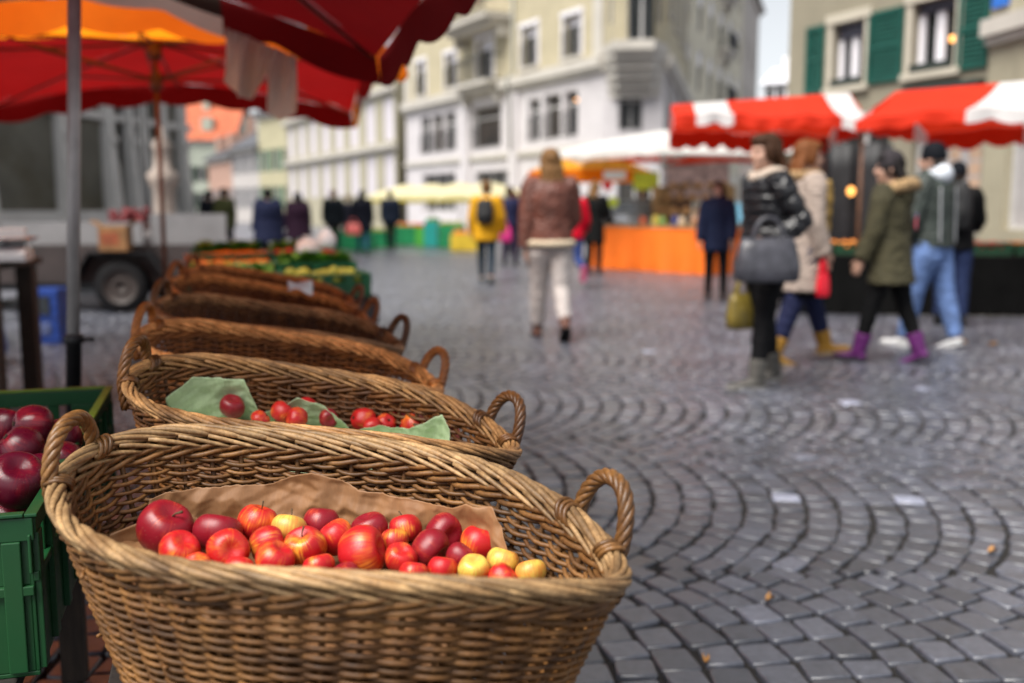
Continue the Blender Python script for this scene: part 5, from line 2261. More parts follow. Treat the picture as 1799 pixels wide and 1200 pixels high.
# glass display case, shelf boards and goods
gm, gnt, gb, gout = new_mat('case glass')
gb.inputs['Base Color'].default_value = (.62, .66, .70, 1)
gb.inputs['Roughness'].default_value = .08
gb.inputs['Transmission Weight'].default_value = .75
gb.inputs['IOR'].default_value = 1.1
dc = empty('display_case', OM @ Vector((.55, .35, .897)), ang, 'glass display case on the left half of the orange counter', 'display case')
mb = MB()
for (x0, x1, y0, y1) in ((-.5, .5, -.2, -.194), (-.5, -.494, -.194, .25), (.494, .5, -.194, .25)):
    mb.cbox(x0, x1, y0, y1, .0, .45)
mb.build('glass_pane', gm, dc)
mb = MB()
mb.cbox(-.51, .51, -.21, .26, .451, .475)
mb.cbox(-.48, .48, -.18, .24, .2, .212)
for x in (-.48, .48):
    mb.cbox(x - .012, x + .012, .235, .255, 0, .45)
mb.build('frame', STEEL, dc)
mb = MB()
rnd = random.Random(8)
for q in range(40):
    r = rnd.uniform(.035, .06)
    mb.ell((rnd.uniform(-.43, .43), rnd.uniform(-.14, .2), rnd.choice((.0, .213)) + r * .8), (r * 1.3, r, r * .8), 8, 6)
o = mb.build('pastries', M('pastry', (.32, .17, .07), .7, .4, 12, .2), None, True)
o.matrix_world = OM @ Matrix.Translation((.55, .35, .897))
tag(o, 'small brown pastries piled in the glass display case', 'pastries', None, 'stuff')
gcol = [(.55, .10, .03), (.60, .45, .06), (.15, .25, .05), (.05, .06, .22), (.50, .38, .26), (.35, .16, .07), (.62, .58, .52)]
gname = ['red', 'yellow', 'green', 'dark blue', 'beige', 'brown', 'white']
for q in range(7):
    c = gcol[q]
    mb = MB()
    r = .06 + .012 * (q % 3)
    mb.lathe([(r * .8, 0), (r, .02), (r, .11 + .02 * (q % 2)), (r * .7, .14 + .02 * (q % 2)), (r * .72, .165 + .02 * (q % 2)), (.001, .17 + .02 * (q % 2))], 14)
    o = mb.build('jar', M('jar ' + gname[q], c, .35, .1, 9, 0), None, True)
    o.location = OM @ Vector((1.25 + q * .24, .14 + .1 * (q % 2), .897))
    tag(o, '%s jar standing on the front edge of the orange counter' % gname[q], 'jar', 'jars on the orange counter')
rk = empty('wooden_rack', OM @ Vector((1.95, .75, .897)), ang, 'stepped wooden rack behind the jars on the orange counter', 'rack')
for i, (z, y) in enumerate(((.24, -.12), (.48, .06), (.72, .22))):
    mb = MB()
    mb.cbox(-.80, .80, y - .12, y + .06, z - .022, z)
    mb.build('shelf', M('rack wood', (.36, .22, .10), .7, .25, 6, .2), rk)
for x in (-.78, .78):
    mb = MB()
    mb.cbox(x - .015, x + .015, -.24, .30, 0, .76)
    mb.build('side_panel', M('rack wood', (.36, .22, .10), .7, .25, 6, .2), rk)
LOAF = M('bread crust', (.30, .15, .055), .75, .3, 12, .3)
ordn = ('leftmost', 'second', 'third', 'fourth', 'rightmost')
RKM = OM @ Matrix.Translation((1.95, .75, .897))
for i, (z, y, nm_) in enumerate(((.24, -.14, 'lowest'), (.48, .04, 'middle'), (.72, .2, 'topmost'))):
    for k in range(5):
        mb = MB()
        mb.ell((0, 0, .055), (.115, .075, .058), 14, 8)
        o = mb.build('bread_loaf', LOAF, None, True)
        o.location = RKM @ Vector((-.62 + k * .31, y - .02, z))
        o.rotation_euler = (0, 0, ang + .2 * math.sin(k * 3 + i))
        tag(o, '%s brown loaf on the %s shelf of the wooden rack' % (ordn[k], nm_), 'bread', 'loaves on the wooden rack')


def disk_sign(px, py, Y, r, mat, label, name='round_sign'):
    p = at(px, py, Y=Y)
    R = empty(name, p, 0, label, 'sign')
    mb = MB()
    mb.loft([[(r * k * math.cos(2 * PI * j / 24), y, r * k * math.sin(2 * PI * j / 24)) for j in range(24)] for y, k in ((-.02, .92), (-.015, 1), (.01, 1), (.015, .9))])
    mb.build('disk', mat, R)
    mb = MB()
    mb.tube([(0, .02, 0), (0, .02, .897 - p.z)], .008, 6)
    mb.build('stick', STEEL, R)
    return R


disk_sign(1077, 355, 20.0, .105, M('lime enamel', (.62, .72, .06), .5, .05, 6, 0), 'round lime green sign on a stick above the orange counter')
disk_sign(1067, 326, 20.2, .10, M('red enamel', (.70, .02, .03), .5, .05, 6, 0), 'round red sign on a stick above the lime green one')
# canopies of this stall
umbrella('market_umbrella', 'white flat market canopy over the orange counter', 'canopies over the middle stalls', (3.05, 20.4), -.28, 1.95, 1.7, 2.27, 2.36, 2.78, lambda k, s: 0, lambda k, s, t: 1 if k in (1, 0) else 0, [WHITEC, ORRED], .13, 1, .025, STEEL, STEEL, 2.1, 1.1, detail=False)
umbrella('market_umbrella', 'white market canopy with a raised right side behind the first white one', 'canopies over the middle stalls', (5.35, 22.6), -.2, 1.9, 1.9, 2.38, 2.50, 3.05, lambda k, s: 0, lambda k, s, t: 1 if k == 1 else 0, [WHITEC, ORRED], .15, 1, .025, STEEL, STEEL, 2.2, 1.1, detail=False)
umbrella('market_umbrella', 'yellow orange market canopy left behind the orange counter', 'canopies over the middle stalls', (1.9, 23.3), -.25, 1.25, 1.3, 2.02, 2.08, 2.62, lambda k, s: 0, lambda k, s, t: 1, [M_cloth('yellow orange canvas', (.90, .42, .04), .5), ORANGE], .24, 1, .025, STEEL, STEEL, 1.9, 1.1, detail=False)
# yellow green banner and white price board under the canopy
for (px, py, w, h, Y, mat, lab) in ((1135, 318, .52, .36, 20.6, M('yellow green cloth', (.52, .55, .03), .7, .15, 5, .2), 'yellow green cloth banner hanging under the white canopy'),
                                   (1080, 308, .46, .17, 21.0, WHITEP, 'small white price board hanging under the white canopy'),
                                   (1318, 297, .40, .22, 19.6, WHITEP, 'white board hanging at the right end of the middle stall')):
    p = at(px, py, Y=Y)
    R = empty('hanging_board', p, 0, lab, 'board')
    mb = MB()
    mb.grid(lambda u, v: ((u - .5) * w, .012 * math.sin(u * 6), (v - .5) * h), 10, 4)
    mb.build('board', mat, R, solid=.008)
    mb = MB()
    for s in (-.4, .4):
        mb.tube([(s * w, 0, h * .48), (s * w, 0, 2.52 - p.z)], .006, 5)
    mb.build('string', BLACK, R)
# boxes and pale goods at the right part of that stall
for i, (px, py, Y, sz, mat, lab) in enumerate(((1225, 320, 21.4, (1.3, .4, .75), M('pinkish goods', (.50, .36, .36), .7, .4, 7, .2), 'pale pink display wall of small goods behind the navy coat person'),
                                       (1300, 375, 16.6, (.20, .1, .34), M('sky blue card', (.18, .45, .62), .6, .2, 5, .1), 'light blue and teal display card beside the navy coat person'))):
    p = at(px, py, Y=Y)
    R = empty('goods_display', (p.x, Y, .003), -.3, lab, 'display')
    mb = MB()
    z0 = p.z - sz[2] / 2
    mb.cbox(-sz[0] / 2, sz[0] / 2, -sz[1] / 2, sz[1] / 2, z0, z0 + sz[2])
    mb.build('panel', mat, R, bevel=.01)
    mb = MB()
    for x in (-.42, .42):
        mb.cbox(x * sz[0] - .02, x * sz[0] + .02, -.02, .02, 0, z0 - .001)
    mb.build('leg', DSTEEL, R)
# ------------------------------------------------------------------ cream umbrellas and green stalls far across the square
for i, (px, Y, a_, lab) in enumerate(((715, 43, 1.6, 'cream market umbrella leftmost of the far row'), (760, 41.5, 1.9, 'cream market umbrella with the highest peak in the far row'), (808, 40, 1.7, 'cream market umbrella in the far row left of the yellow coat'), (858, 38.5, 1.6, 'cream market umbrella half hidden behind the yellow coat'))):
    p = at(px, 380, Y=Y)
    umbrella('market_umbrella', lab, 'cream umbrellas across the square', (p.x, Y), -.9, a_, 1.4, 1.62, 1.72, 2.22, lambda k, s: 0, lambda k, s, t: 0 if t < .45 else 1, [CREAMY, YELGRN], .24, 1, .025, STEEL, STEEL, 1.6, 1.2, detail=False)
GCL = M('green stall cloth', (.01, .26, .09), .7, .15, 3, .1)
TEAL = M('teal crate', (.02, .38, .34), .5, .1, 5, .1)
cols = [(612, 29.5, GCL, 'green'), (655, 31, GCL, 'green'), (712, 33, GCL, 'green'), (742, 32, M('light green crate', (.10, .45, .05), .5, .1, 5, .1), 'light green'), (760, 31.5, TEAL, 'teal'), (795, 31, GCL, 'green'), (820, 29, M('yellow stall crate', (.70, .48, .03), .5, .1, 5, .1), 'yellow')]
for i, (px, Y, mat, cn) in enumerate(cols):
    p = at(px, 420, Y=Y)
    w = (1.5, 1.2, 1.0, .32, .42, .75, .85)[i]
    hgt = (.50, .50, .62, .62, .80, .70, .48)[i]
    R = empty('stall_crate_table', (p.x, Y, 0), -.1, ('long green cloth stall table left behind the dark coats', 'green cloth stall table behind the person with the pink bag', 'green stall table right of the lone dark figure', 'light green crate stand left of the teal one', 'teal crate stand in the far row of stalls', 'green stall table under the third cream umbrella', 'yellow crate stand left of the yellow coat')[i], 'stall table', 'green stalls across the square')
    mb = MB()
    mb.loft([[(x * w / 2 * k, y * .35 * k, z) for x, y in ((-1, -1), (1, -1), (1, 1), (-1, 1))] for z, k in ((.01, 1.02), (hgt * .6, 1.0), (hgt, .98))])
    mb.build('cloth', mat, R, bevel=.01)
    mb = MB()
    rnd = random.Random(i)
    for q in range(26):
        r = rnd.uniform(.04, .07)
        mb.ell((rnd.uniform(-.44, .44) * w, rnd.uniform(-.28, .28), hgt + r * .8), (r, r, r), 7, 5)
    mb.build('produce', (LET, LEM, CAR, TOM)[i % 4], R, True)
# white van like panel behind the far stalls
"""end"""
# ------------------------------------------------------------------ people
SKIN = M('skin', (.50, .29, .21), .5, .08, 8, .05)
EYE = M('eye', (.03, .02, .018), .15, .1, 5, 0)


def cl(name, col, rough=.75, scale=26, bmp=.4, **k):
    k.setdefault('spec', .12)
    col = [c * (.55 if max(col) < .03 else 1) for c in col]
    return M('cloth ' + name, col, rough, .16, scale, bmp, .004, **k)


def rotx(v, a):
    c, s = math.cos(a), math.sin(a)
    return Vector((v.x, v.y * c - v.z * s, v.y * s + v.z * c))


def person(label, loc, face, h=1.70, legs=((.0, .0, .0), (.0, .0, .0)), arms=((.05, .12, .15, 0), (.05, .12, .15, 0)), lean=.03, head=(0, 0), top=None, pants=None, shoes=None, hair=None, fine=False, extra=None, foot=None):
    """legs: (hip flex, knee flex, spread) left and right; arms: (flex, spread, elbow, inward); angles in radians; facing +y at face = 0"""
    R = empty('person', (loc[0], loc[1], 0), face, label, 'person')
    k = h
    vox = .0085 if fine else .017
    # ---- skeleton
    hipz = .50 * k
    joints = {}
    low = 9
    for sd, (a, kn, sp) in zip((-1, 1), legs):
        H = Vector((sd * .052 * k, 0, 0))
        d1 = Vector((sd * math.sin(sp), math.sin(a), -math.cos(a))).normalized()
        K = H + d1 * .235 * k
        a2 = a - kn
        d2 = Vector((sd * math.sin(sp) * .6, math.sin(a2), -math.cos(a2))).normalized()
        A = K + d2 * .225 * k
        fp = a2 * (1.0 if a2 < 0 else .35)
        fd = rotx(Vector((0, 1, 0)), fp) if foot is None else rotx(Vector((0, 1, 0)), foot[0 if sd < 0 else 1])
        T = A + fd * .105 * k
        joints[sd] = (H, K, A, fd)
        low = min(low, A.z - .042 * k, T.z - .022 * k if fp < 0 else 9)
    dz = -low
    hip = Vector((0, 0, dz))
    up = Vector((0, math.sin(lean), math.cos(lean)))
    for sd in joints:
        H, K, A, fd = joints[sd]
        joints[sd] = (H + hip, K + hip, A + hip, fd)
    chest = hip + up * .20 * k
    sho = hip + up * .315 * k
    neck = hip + up * .345 * k
    hy, hpch = head
    hc = hip + up * .345 * k + Vector((0, .012 * k, .075 * k))

    def ring(c, rx, ry, n=18, yaw=0):
        return [c + Vector((rx * k * math.cos(2 * PI * j / n), ry * k * math.sin(2 * PI * j / n), 0)) for j in range(n)]

    armj = {}
    for sd, (a, sp, el, inw) in zip((-1, 1), arms):
        S0 = sho + Vector((sd * .105 * k, 0, -.012 * k))
        d1 = Vector((sd * math.sin(sp), math.sin(a) * math.cos(sp), -math.cos(a) * math.cos(sp))).normalized()
        E = S0 + d1 * .172 * k
        a2 = a + el
        d2 = Vector((sd * math.sin(sp) * .4 - sd * math.sin(inw), math.sin(a2), -math.cos(a2))).normalized()
        Wr = E + d2 * .145 * k
        armj[sd] = (S0, E, Wr, d2)

    # ---- body, one continuous surface
    b = MB()
    b.loft([ring(hip + up * z * k, rx, ry) for z, rx, ry in ((-.05, .055, .045), (-.01, .085, .062), (.05, .088, .064), (.11, .072, .052), (.2, .086, .060), (.27, .088, .058), (.31, .070, .048), (.335, .036, .034))])
    b.tube([neck - up * .03 * k, neck + up * .02 * k, hc - Vector((0, .01 * k, .03 * k))], [.034 * k, .030 * k, .031 * k], 12)
    HR = Matrix.Rotation(hy, 3, 'Z') @ Matrix.Rotation(-hpch, 3, 'X')

    def hp(x, y, z):
        return hc + HR @ (Vector((x, y, z)) * k)

    def he(c, r, **q):
        b.ell(hp(*c), [v * k for v in r], 16, 11, HR)
    he((0, -.008, .012), (.0450, .0560, .0580))
    he((0, .016, -.030), (.0330, .0380, .0400))
    he((0, .040, -.056), (.0140, .0130, .0110))
    he((.018, .034, -.016), (.018, .016, .018))
    he((-.018, .034, -.016), (.018, .016, .018))
    he((0, .0575, -.010), (.0080, .0120, .0140))
    he((0, .0500, .006), (.0060, .0080, .0160))
    he((0, .0480, -.0355), (.0140, .0080, .0070))
    he((0, .0410, .018), (.0300, .0120, .0080))
    for sx in (-1, 1):
        he((sx * .046, -.006, -.008), (.006, .012, .018))
    for sd in (-1, 1):
        S0, E, Wr, d2 = armj[sd]
        b.tube([S0 + Vector((-sd * .03 * k, 0, 0)), S0, S0.lerp(E, .5), E, E.lerp(Wr, .35), Wr, Wr + d2 * .012 * k], [r * k for r in (.032, .031, .027, .0225, .0235, .0155, .0155)], 10)
        # hand: palm, four bent fingers, thumb from the side
        z = d2
        x = Vector((0, 1, 0)) - z * z.y
        if x.length < .2:
            x = Vector((0, 0, 1)) - z * z.z
        x.normalize()
        y = z.cross(x)          # palm normal
        pn = y * (1 if y.x * sd < 0 else -1)
        pm = Wr + z * .034 * k
        rotp = Matrix((x, pn, z)).transposed()
        b.ell(pm, (.0235 * k, .0115 * k, .030 * k), 12, 8, rotp)
        for q, (off, ln) in enumerate(((.017, .040), (.006, .045), (-.006, .042), (-.016, .033))):
            p0 = pm + x * off * k + z * .016 * k
            p1 = p0 + z * ln * .45 * k + pn * .002 * k
            p2 = p1 + (z * .8 + pn * .6).normalized() * ln * .35 * k
            p3 = p2 + (z * .35 + pn * .95).normalized() * ln * .30 * k
            b.tube([p0, p1, p2, p3], [r * k for r in (.0062, .0060, .0054, .0046)], 7)
        t0 = pm + x * .016 * k - z * .014 * k
        t1 = t0 + (x * .8 + z * .6 + pn * .3).normalized() * .022 * k
        t2 = t1 + (x * .25 + z * .9 + pn * .4).normalized() * .022 * k
        b.tube([t0 - x * .008 * k, t0, t1, t2], [r * k for r in (.008, .008, .0068, .0056)], 7)
        H, K, A, fd = joints[sd]
        b.tube([H + up * .02 * k, H - Vector((0, 0, .03 * k)), H.lerp(K, .5), K, K.lerp(A, .3), K.lerp(A, .75), A], [r * k for r in (.050, .052, .043, .031, .033, .022, .019)], 12)
        b.tube([A + Vector((0, 0, .005 * k)) - fd * .02 * k, A - Vector((0, 0, .02 * k)), A + fd * .05 * k - Vector((0, 0, .027 * k)), A + fd * .085 * k - Vector((0, 0, .031 * k))], [r * k for r in (.016, .018, .011, .006)], 10)
    body = b.build('body', SKIN, R, True)
    remesh(body, vox, 2)
    e = MB()
    for sx in (-1, 1):
        e = MB()
        e.ell(hp(sx * .0185, .0455, .0035), (.0062 * k, .0050 * k, .0042 * k), 10, 7)
        e.build('eye', EYE, R, True)

    # ---- trousers
    if pants:
        m, wd, hem = pants[:3]
        t = MB()
        t.loft([ring(hip + up * z * k, rx, ry) for z, rx, ry in ((-.075, .045, .05), (-.03, .088, .074), (.03, .097, .077), (.08, .088, .066))])
        for sd in (-1, 1):
            H, K, A, fd = joints[sd]
            A2 = K.lerp(A, hem)
            t.tube([H + up * .03 * k, H - Vector((0, 0, .04 * k)), H.lerp(K, .5), H.lerp(K, .85), K, K.lerp(A, .3), K.lerp(A, min(.7, hem * .8)), A2], [r * k * wd for r in (.058, .062, .050, .041, .039, .037, .032, .030)], 14)
        o = t.build('trousers', m, R, True)
        remesh(o, vox * 1.15, 2)
    # ---- shoes or boots
    if shoes:
        m, sh, chunky = shoes[:3]
        for sd in (-1, 1):
            H, K, A, fd = joints[sd]
            t = MB()
            ud = (K - A).normalized()
            c = chunky
            dn = Vector((0, 0, -1)) if abs(fd.z) < .3 else -ud
            s1 = fd.cross(dn).normalized()
            # foot: cross sections from heel to toe
            rings = []
            for (f, w, ht, lowz) in ((-.034, .016, .020, -.030), (-.028, .023, .034, -.040), (.0, .026, .048, -.040), (.04, .025, .032, -.040), (.075, .029, .022, -.040), (.105, .024, .016, -.038), (.122, .012, .010, -.034)):
                rr = []
                for j in range(14):
                    an = 2 * PI * j / 14
                    zz = math.sin(an)
                    rr.append(A + fd * f * k + s1 * (w * c * k * math.cos(an)) - dn * ((lowz + ht * (zz * .5 + .5)) * k))
                rings.append(rr)
            t.loft(rings)
            if sh:
                t.tube([A - Vector((0, 0, .01 * k)), A, K.lerp(A, 1 - sh * .5), K.lerp(A, 1 - sh)], [r * k * c for r in (.026, .028, .031, .034)], 14)
            o = t.build('boot' if sh else 'shoe', m, R, True)
            remesh(o, .009 if fine else .015, 2)
            so = MB()
            rings = []
            for (f, w) in ((-.038, .014), (-.030, .025), (.0, .028), (.04, .027), (.078, .031), (.108, .026), (.126, .012)):
                rings.append([A + fd * f * k + s1 * (sx * w * c * k) - dn * (zz * k) for sx, zz in ((-1, -.0435), (1, -.0435), (1, -.034), (-1, -.034))])
            so.loft(rings)
            so.build('sole', shoes[3] if len(shoes) > 3 else BLACK, o)
    # ---- jacket or coat
    if top:
        m = top['mat']
        f = top.get('fat', 1.0)
        hem = top.get('hem', -.02)
        flare = top.get('flare', 1.0)
        puff = top.get('puff', 0)
        t = MB()
        prof = [(.335, .050, .046), (.318, .082, .058), (.285, .106, .074), (.22, .104, .078), (.13, .094, .070), (.05, .100, .076), (-.02, .104, .080)]
        zs = [q[0] for q in prof]
        rings = []
        z = .345
        nst = 60 if puff else 26
        zend = hem
        for i in range(nst + 1):
            z = .345 + (zend - .345) * i / nst
            if z >= -.02:
                tab = sorted((q[0], q[1]) for q in prof)
                rx = interp(tab, z)
                ry = interp(sorted((q[0], q[2]) for q in prof), z)
            else:
                q = (-.02 - z)
                rx, ry = .104 * (1 + q * 1.2 * flare), .080 * (1 + q * 1.5 * flare)
            pf = 1 + puff * abs(math.sin(PI * (.345 - z) / .042)) - puff * .4
            jit_ = 1 + .02 * noise.noise((z * 40, h, loc[0]))
            rings.append([hip + up * z * k + Vector((rx * f * pf * jit_ * k * math.cos(2 * PI * j / 22), ry * f * pf * jit_ * k * math.sin(2 * PI * j / 22) + (.006 * k * noise.noise((j, z * 20, 3))), 0)) for j in range(22)])
        t.loft(rings)
        for sd in (-1, 1):
            S0, E, Wr, d2 = armj[sd]
            if top.get('short_sleeve'):
                continue
            pts = [S0 + Vector((-sd * .045 * k, 0, .004 * k)), S0 + Vector((0, 0, .0))]
            rad = [.040, .046]
            path = [S0.lerp(E, q / 8) for q in range(1, 8)] + [E] + [E.lerp(Wr, q / 8) for q in range(1, 9)]
            for q, p in enumerate(path):
                pts.append(p)
                base = .044 - .011 * q / 15
                rad.append(base * (1 + puff * 1.6 * math.sin(q * 2.2)))
            t.tube(pts, [r * k * f for r in rad], 12)
        if top.get('collar'):
            t.lathe([(.030 * k, 0), (.052 * k, 0), (.056 * k, .03 * k), (.050 * k, .05 * k), (.036 * k, .045 * k)], 16, neck - Vector((0, 0, .02 * k)))
        o = t.build(top.get('name', 'jacket'), m, R, True)
        remesh(o, vox * 1.05, 1 if puff else 2)
        if top.get('trim'):      # fleece band at the hem
            tm, th = top['trim']
            t = MB()
            rr = rings[-1]
            t.tube(rr, th * k, 8, closed=True)
            t.v = [(x + .006 * noise.noise((x * 60, y * 60, z * 60)), y + .006 * noise.noise((x * 60, z * 60, y * 60)), z + .008 * noise.noise((y * 60, x * 60, z * 60))) for x, y, z in t.v]
            t.build('hem_trim', tm, R, True)
        if top.get('zip'):
            t = MB()
            for sd in (-1, 1):
                pass
    # ---- hair, hats, hoods
    if hair:
        kind, m = hair[0], hair[1]
        t = MB()
        rnd = random.Random(int(loc[0] * 100) + 5)
        if kind in ('long', 'short', 'bun', 'beanie_long'):
            t.ell(hp(0, -.0175, .0200), (.0520 * k, .0580 * k, .0600 * k), 20, 14, HR)
            t.ell(hp(0, .012, .046), (.0440 * k, .0420 * k, .0300 * k), 16, 10, HR)
            for sx in (-1, 1):
                t.ell(hp(sx * .040, -.004, .002), (.0140 * k, .0300 * k, .0420 * k), 12, 8, HR)
            t.ell(hp(0, -.040, -.020), (.0420 * k, .0260 * k, .0420 * k), 14, 9, HR)
        if kind in ('long', 'beanie_long'):
            for q in range(24):
                x = rnd.uniform(-.044, .044)
                ln = hair[2] if len(hair) > 2 else .14
                y0 = -.045 - .012 * (1 - abs(x) / .04)
                pts = [hp(x * .9, y0 + .012, .02), hp(x * 1.05, y0 - .006, -.03), hp(x * 1.2 + rnd.uniform(-.008, .008), y0 - .012, -.03 - ln * .5), hp(x * 1.25 + rnd.uniform(-.014, .014), y0 - .006 + rnd.uniform(-.01, .006), -.03 - ln * rnd.uniform(.8, 1.05))]
                t.tube(pts, [r * k for r in (.014, .018, .016, .005)], 7)
        if kind == 'bun':
            t.ell(hp(0, -.062, .040), (.026 * k, .024 * k, .026 * k), 12, 8)
        if kind in ('long', 'short', 'bun', 'beanie_long'):
            o = t.build('hair', m, R, True)
            remesh(o, vox * 1.0, 1)
        if kind in ('beanie', 'beanie_long'):
            hm = hair[3] if kind == 'beanie_long' else m
            t = MB()
            prof = [(.0545, -.004), (.0570, .000), (.0575, .018), (.0560, .030), (.0520, .052), (.0400, .072), (.0200, .083), (.001, .086)]
            t.loft([[hp(r * .92 * math.cos(2 * PI * j / 22), -.010 + r * 1.08 * math.sin(2 * PI * j / 22), z + .004) for j in range(22)] for r, z in prof], True, True)
            t.build('beanie', hm, R, True)
            if kind == 'beanie':
                t = MB()
                t.ell(hp(0, -.030, -.012), (.044 * k, .030 * k, .030 * k), 14, 8, HR)
                t.build('hair', M('dark hair', (.03, .02, .014), .6, .3, 60, .5, vs=(3, 3, .4)), R, True)
        if kind == 'hood':
            t = MB()
            t.ell(hp(0, -.016, .014), (.0610 * k, .0660 * k, .0700 * k), 20, 14, HR)
            t.ell(hp(0, -.030, -.045), (.055 * k, .045 * k, .045 * k), 16, 10, HR)
            o = t.build('hood', m, R, True)
            remesh(o, vox * 1.1, 2)
    if extra:
        extra(R, dict(k=k, hip=hip, up=up, sho=sho, neck=neck, hc=hc, hp=hp, arms=armj, legs=joints, ring=ring))
    R['_'] = 0
    del R['_']
    return R


def world_pt(R, p):
    return Matrix.Translation(R.location) @ Matrix.Rotation(R.rotation_euler.z, 4, 'Z') @ p


def backpack(R, D, label, mat, size=(.15, .08, .24), z=.24):
    k = D['k']
    c = D['hip'] + D['up'] * z * k + Vector((0, -.135 * k * .95, 0))
    B = empty('backpack', world_pt(R, c), R.rotation_euler.z, label, 'backpack')
    sx, sy, sz = size
    mb = MB()
    rings = []
    for z_, f in ((-1, .75), (-.85, .96), (-.2, 1.05), (.4, 1.0), (.8, .85), (1, .55)):
        rings.append([(sx * f * math.copysign(abs(math.cos(2 * PI * j / 20)) ** .6, math.cos(2 * PI * j / 20)), sy * f * math.copysign(abs(math.sin(2 * PI * j / 20)) ** .7, math.sin(2 * PI * j / 20)), z_ * sz) for j in range(20)])
    mb.loft(rings)
    mb.build('pack_body', mat, B, True)
    mb = MB()
    mb.ell((0, -sy * .98, -sz * .3), (sx * .75, sy * .45, sz * .45), 14, 9)
    mb.build('front_pocket', mat, B, True)
    for s in (-1, 1):
        mb = MB()
        mb.tube([(s * sx * .55, sy * .6, sz * .8), (s * sx * .62, sy * 1.35, sz * .98), (s * sx * .66, sy * 2.4, sz * .9)], .018, 6)
        mb.build('strap', mat, B, True)
    return B


def tote(name, loc, rz, label, mat, size, handle_h, extra=None, cat='bag'):
    B = empty(name, loc, rz, label, cat)
    sx, sy, sz = size
    mb = MB()
    rings = []
    for z_, f, g_ in ((0, .86, .9), (.05, .97, 1.0), (.35, 1.0, 1.05), (.8, .88, .7), (1, .78, .35)):
        rings.append([(sx * f * math.copysign(abs(math.cos(2 * PI * j / 24)) ** .5, math.cos(2 * PI * j / 24)), sy * g_ * math.copysign(abs(math.sin(2 * PI * j / 24)) ** .6, math.sin(2 * PI * j / 24)) + .008 * noise.noise((j, z_ * 5, sx * 9)), z_ * sz) for j in range(24)])
    mb.loft(rings)
    mb.build('bag_body', mat, B, True)
    for s in (-1, 1):
        mb = MB()
        pts = [(sx * .45 * math.cos(PI * i / 14), s * sy * .3 * (1 - math.sin(PI * i / 14) * .6), sz * .94 + handle_h * math.sin(PI * i / 14)) for i in range(15)]
        mb.tube(pts, .011, 7)
        mb.build('handle', mat, B, True)
    return B


HB = M('hair brown', (.050, .022, .011), .55, .35, 60, .5, vs=(4, 4, .5), spec=.15)
HA = M('hair auburn', (.17, .060, .020), .55, .35, 60, .5, vs=(4, 4, .5), spec=.15)
HBL = M('hair blonde brown', (.19, .10, .040), .55, .4, 60, .5, vs=(4, 4, .5), spec=.15)
HBK = M('hair black', (.010, .008, .008), .55, .3, 60, .5, vs=(4, 4, .5), spec=.15)
PUFF = M('glossy black nylon', (.005, .005, .007), .25, .2, 20, .5, .01, spec=.6)
FUR = M('tan fur', (.36, .23, .11), .9, .45, 55, .9, .01)
BEIGEF = M('beige lining fur', (.52, .42, .34), .9, .2, 50, .7, .01)
SOLE_W = M('white sole', (.70, .70, .70), .5, .05, 9, 0)

# ---- the woman in the shiny black jacket
PA = (1.76, 6.92)


def exA(R, D):
    k = D['k']
    mb = MB()
    rr = [D['neck'] + Vector((.062 * k * math.cos(a), -.008 * k + .060 * k * math.sin(a), -.010 * k + .012 * k * math.cos(2 * a))) for a in [2 * PI * i / 20 for i in range(20)]]
    mb.tube(rr, .021 * k, 8, closed=True)
    mb.build('collar_lining', BEIGEF, R, True)
    # bag on the near forearm
    S0, E, Wr, d2 = D['arms'][-1]
    hang = E.lerp(Wr, .62)
    p = world_pt(R, hang)
    B = tote('handbag', (p.x - .13, p.y - .135, p.z - .31), R.rotation_euler.z + PI / 2 - .25, 'large grey black leather handbag hanging on the arm of the woman in the shiny jacket', M('grey black leather', (.050, .050, .062), .32, .25, 14, .5, .006), (.215, .085, .29), .15)
    mb = MB()
    mb.cbox(-.045, .045, -.094, -.088, .20, .245)
    mb.build('metal_plate', M('shiny plate', (.80, .80, .82), .2, .05, 9, 0, metal=.4), B)
    mb = MB()
    for i in range(7):
        mb.ell((.085 + .03 * math.cos(i), -.105, .10 + .032 * math.sin(i * 1.9)), (.022, .016, .03), 8, 6)
    mb.build('bag_charm', M('silver charm', (.55, .55, .58), .3, .3, 30, .2, metal=.5), B, True)
    mb = MB()
    for i in range(5):
        mb.ell((-.145 + .012 * i, -.07, .262 + .014 * math.sin(i * 2)), (.018, .016, .022), 8, 6)
    mb.build('buckle', M('silver charm', (.55, .55, .58), .3, .3, 30, .2, metal=.5), B, True)


personA = person('woman in a glossy black padded jacket and black trousers, grey boots', PA, math.radians(104), 1.75, ((.15, .02, .06), (-.17, .05, .06)), ((-.50, .16, 1.55, .1), (-.05, .08, .25, .1)), .02, (.12, .06),
                 dict(mat=PUFF, hem=.0, puff=.07, fat=1.08), (cl('black jeans', (.012, .012, .014)), .98, .8), (M('grey suede boot', (.085, .080, .072), .8, .2, 30, .4), .33, 1.12, M('pale boot sole', (.26, .25, .24), .7, .2, 20, .2)), ('long', HB, .10), True, exA)
# ochre bag on her far side
p = at(1297, 578, Y=7.05)
tote('handbag', (p.x + .03, 7.08, p.z + .0), .5, 'ochre gold bag held low beside the woman in the shiny jacket', M('ochre leather', (.17, .125, .022), .4, .25, 12, .4, .006), (.125, .06, .25), .13)

# ---- woman in the beige coat and yellow boots
PB = (2.30, 7.98)


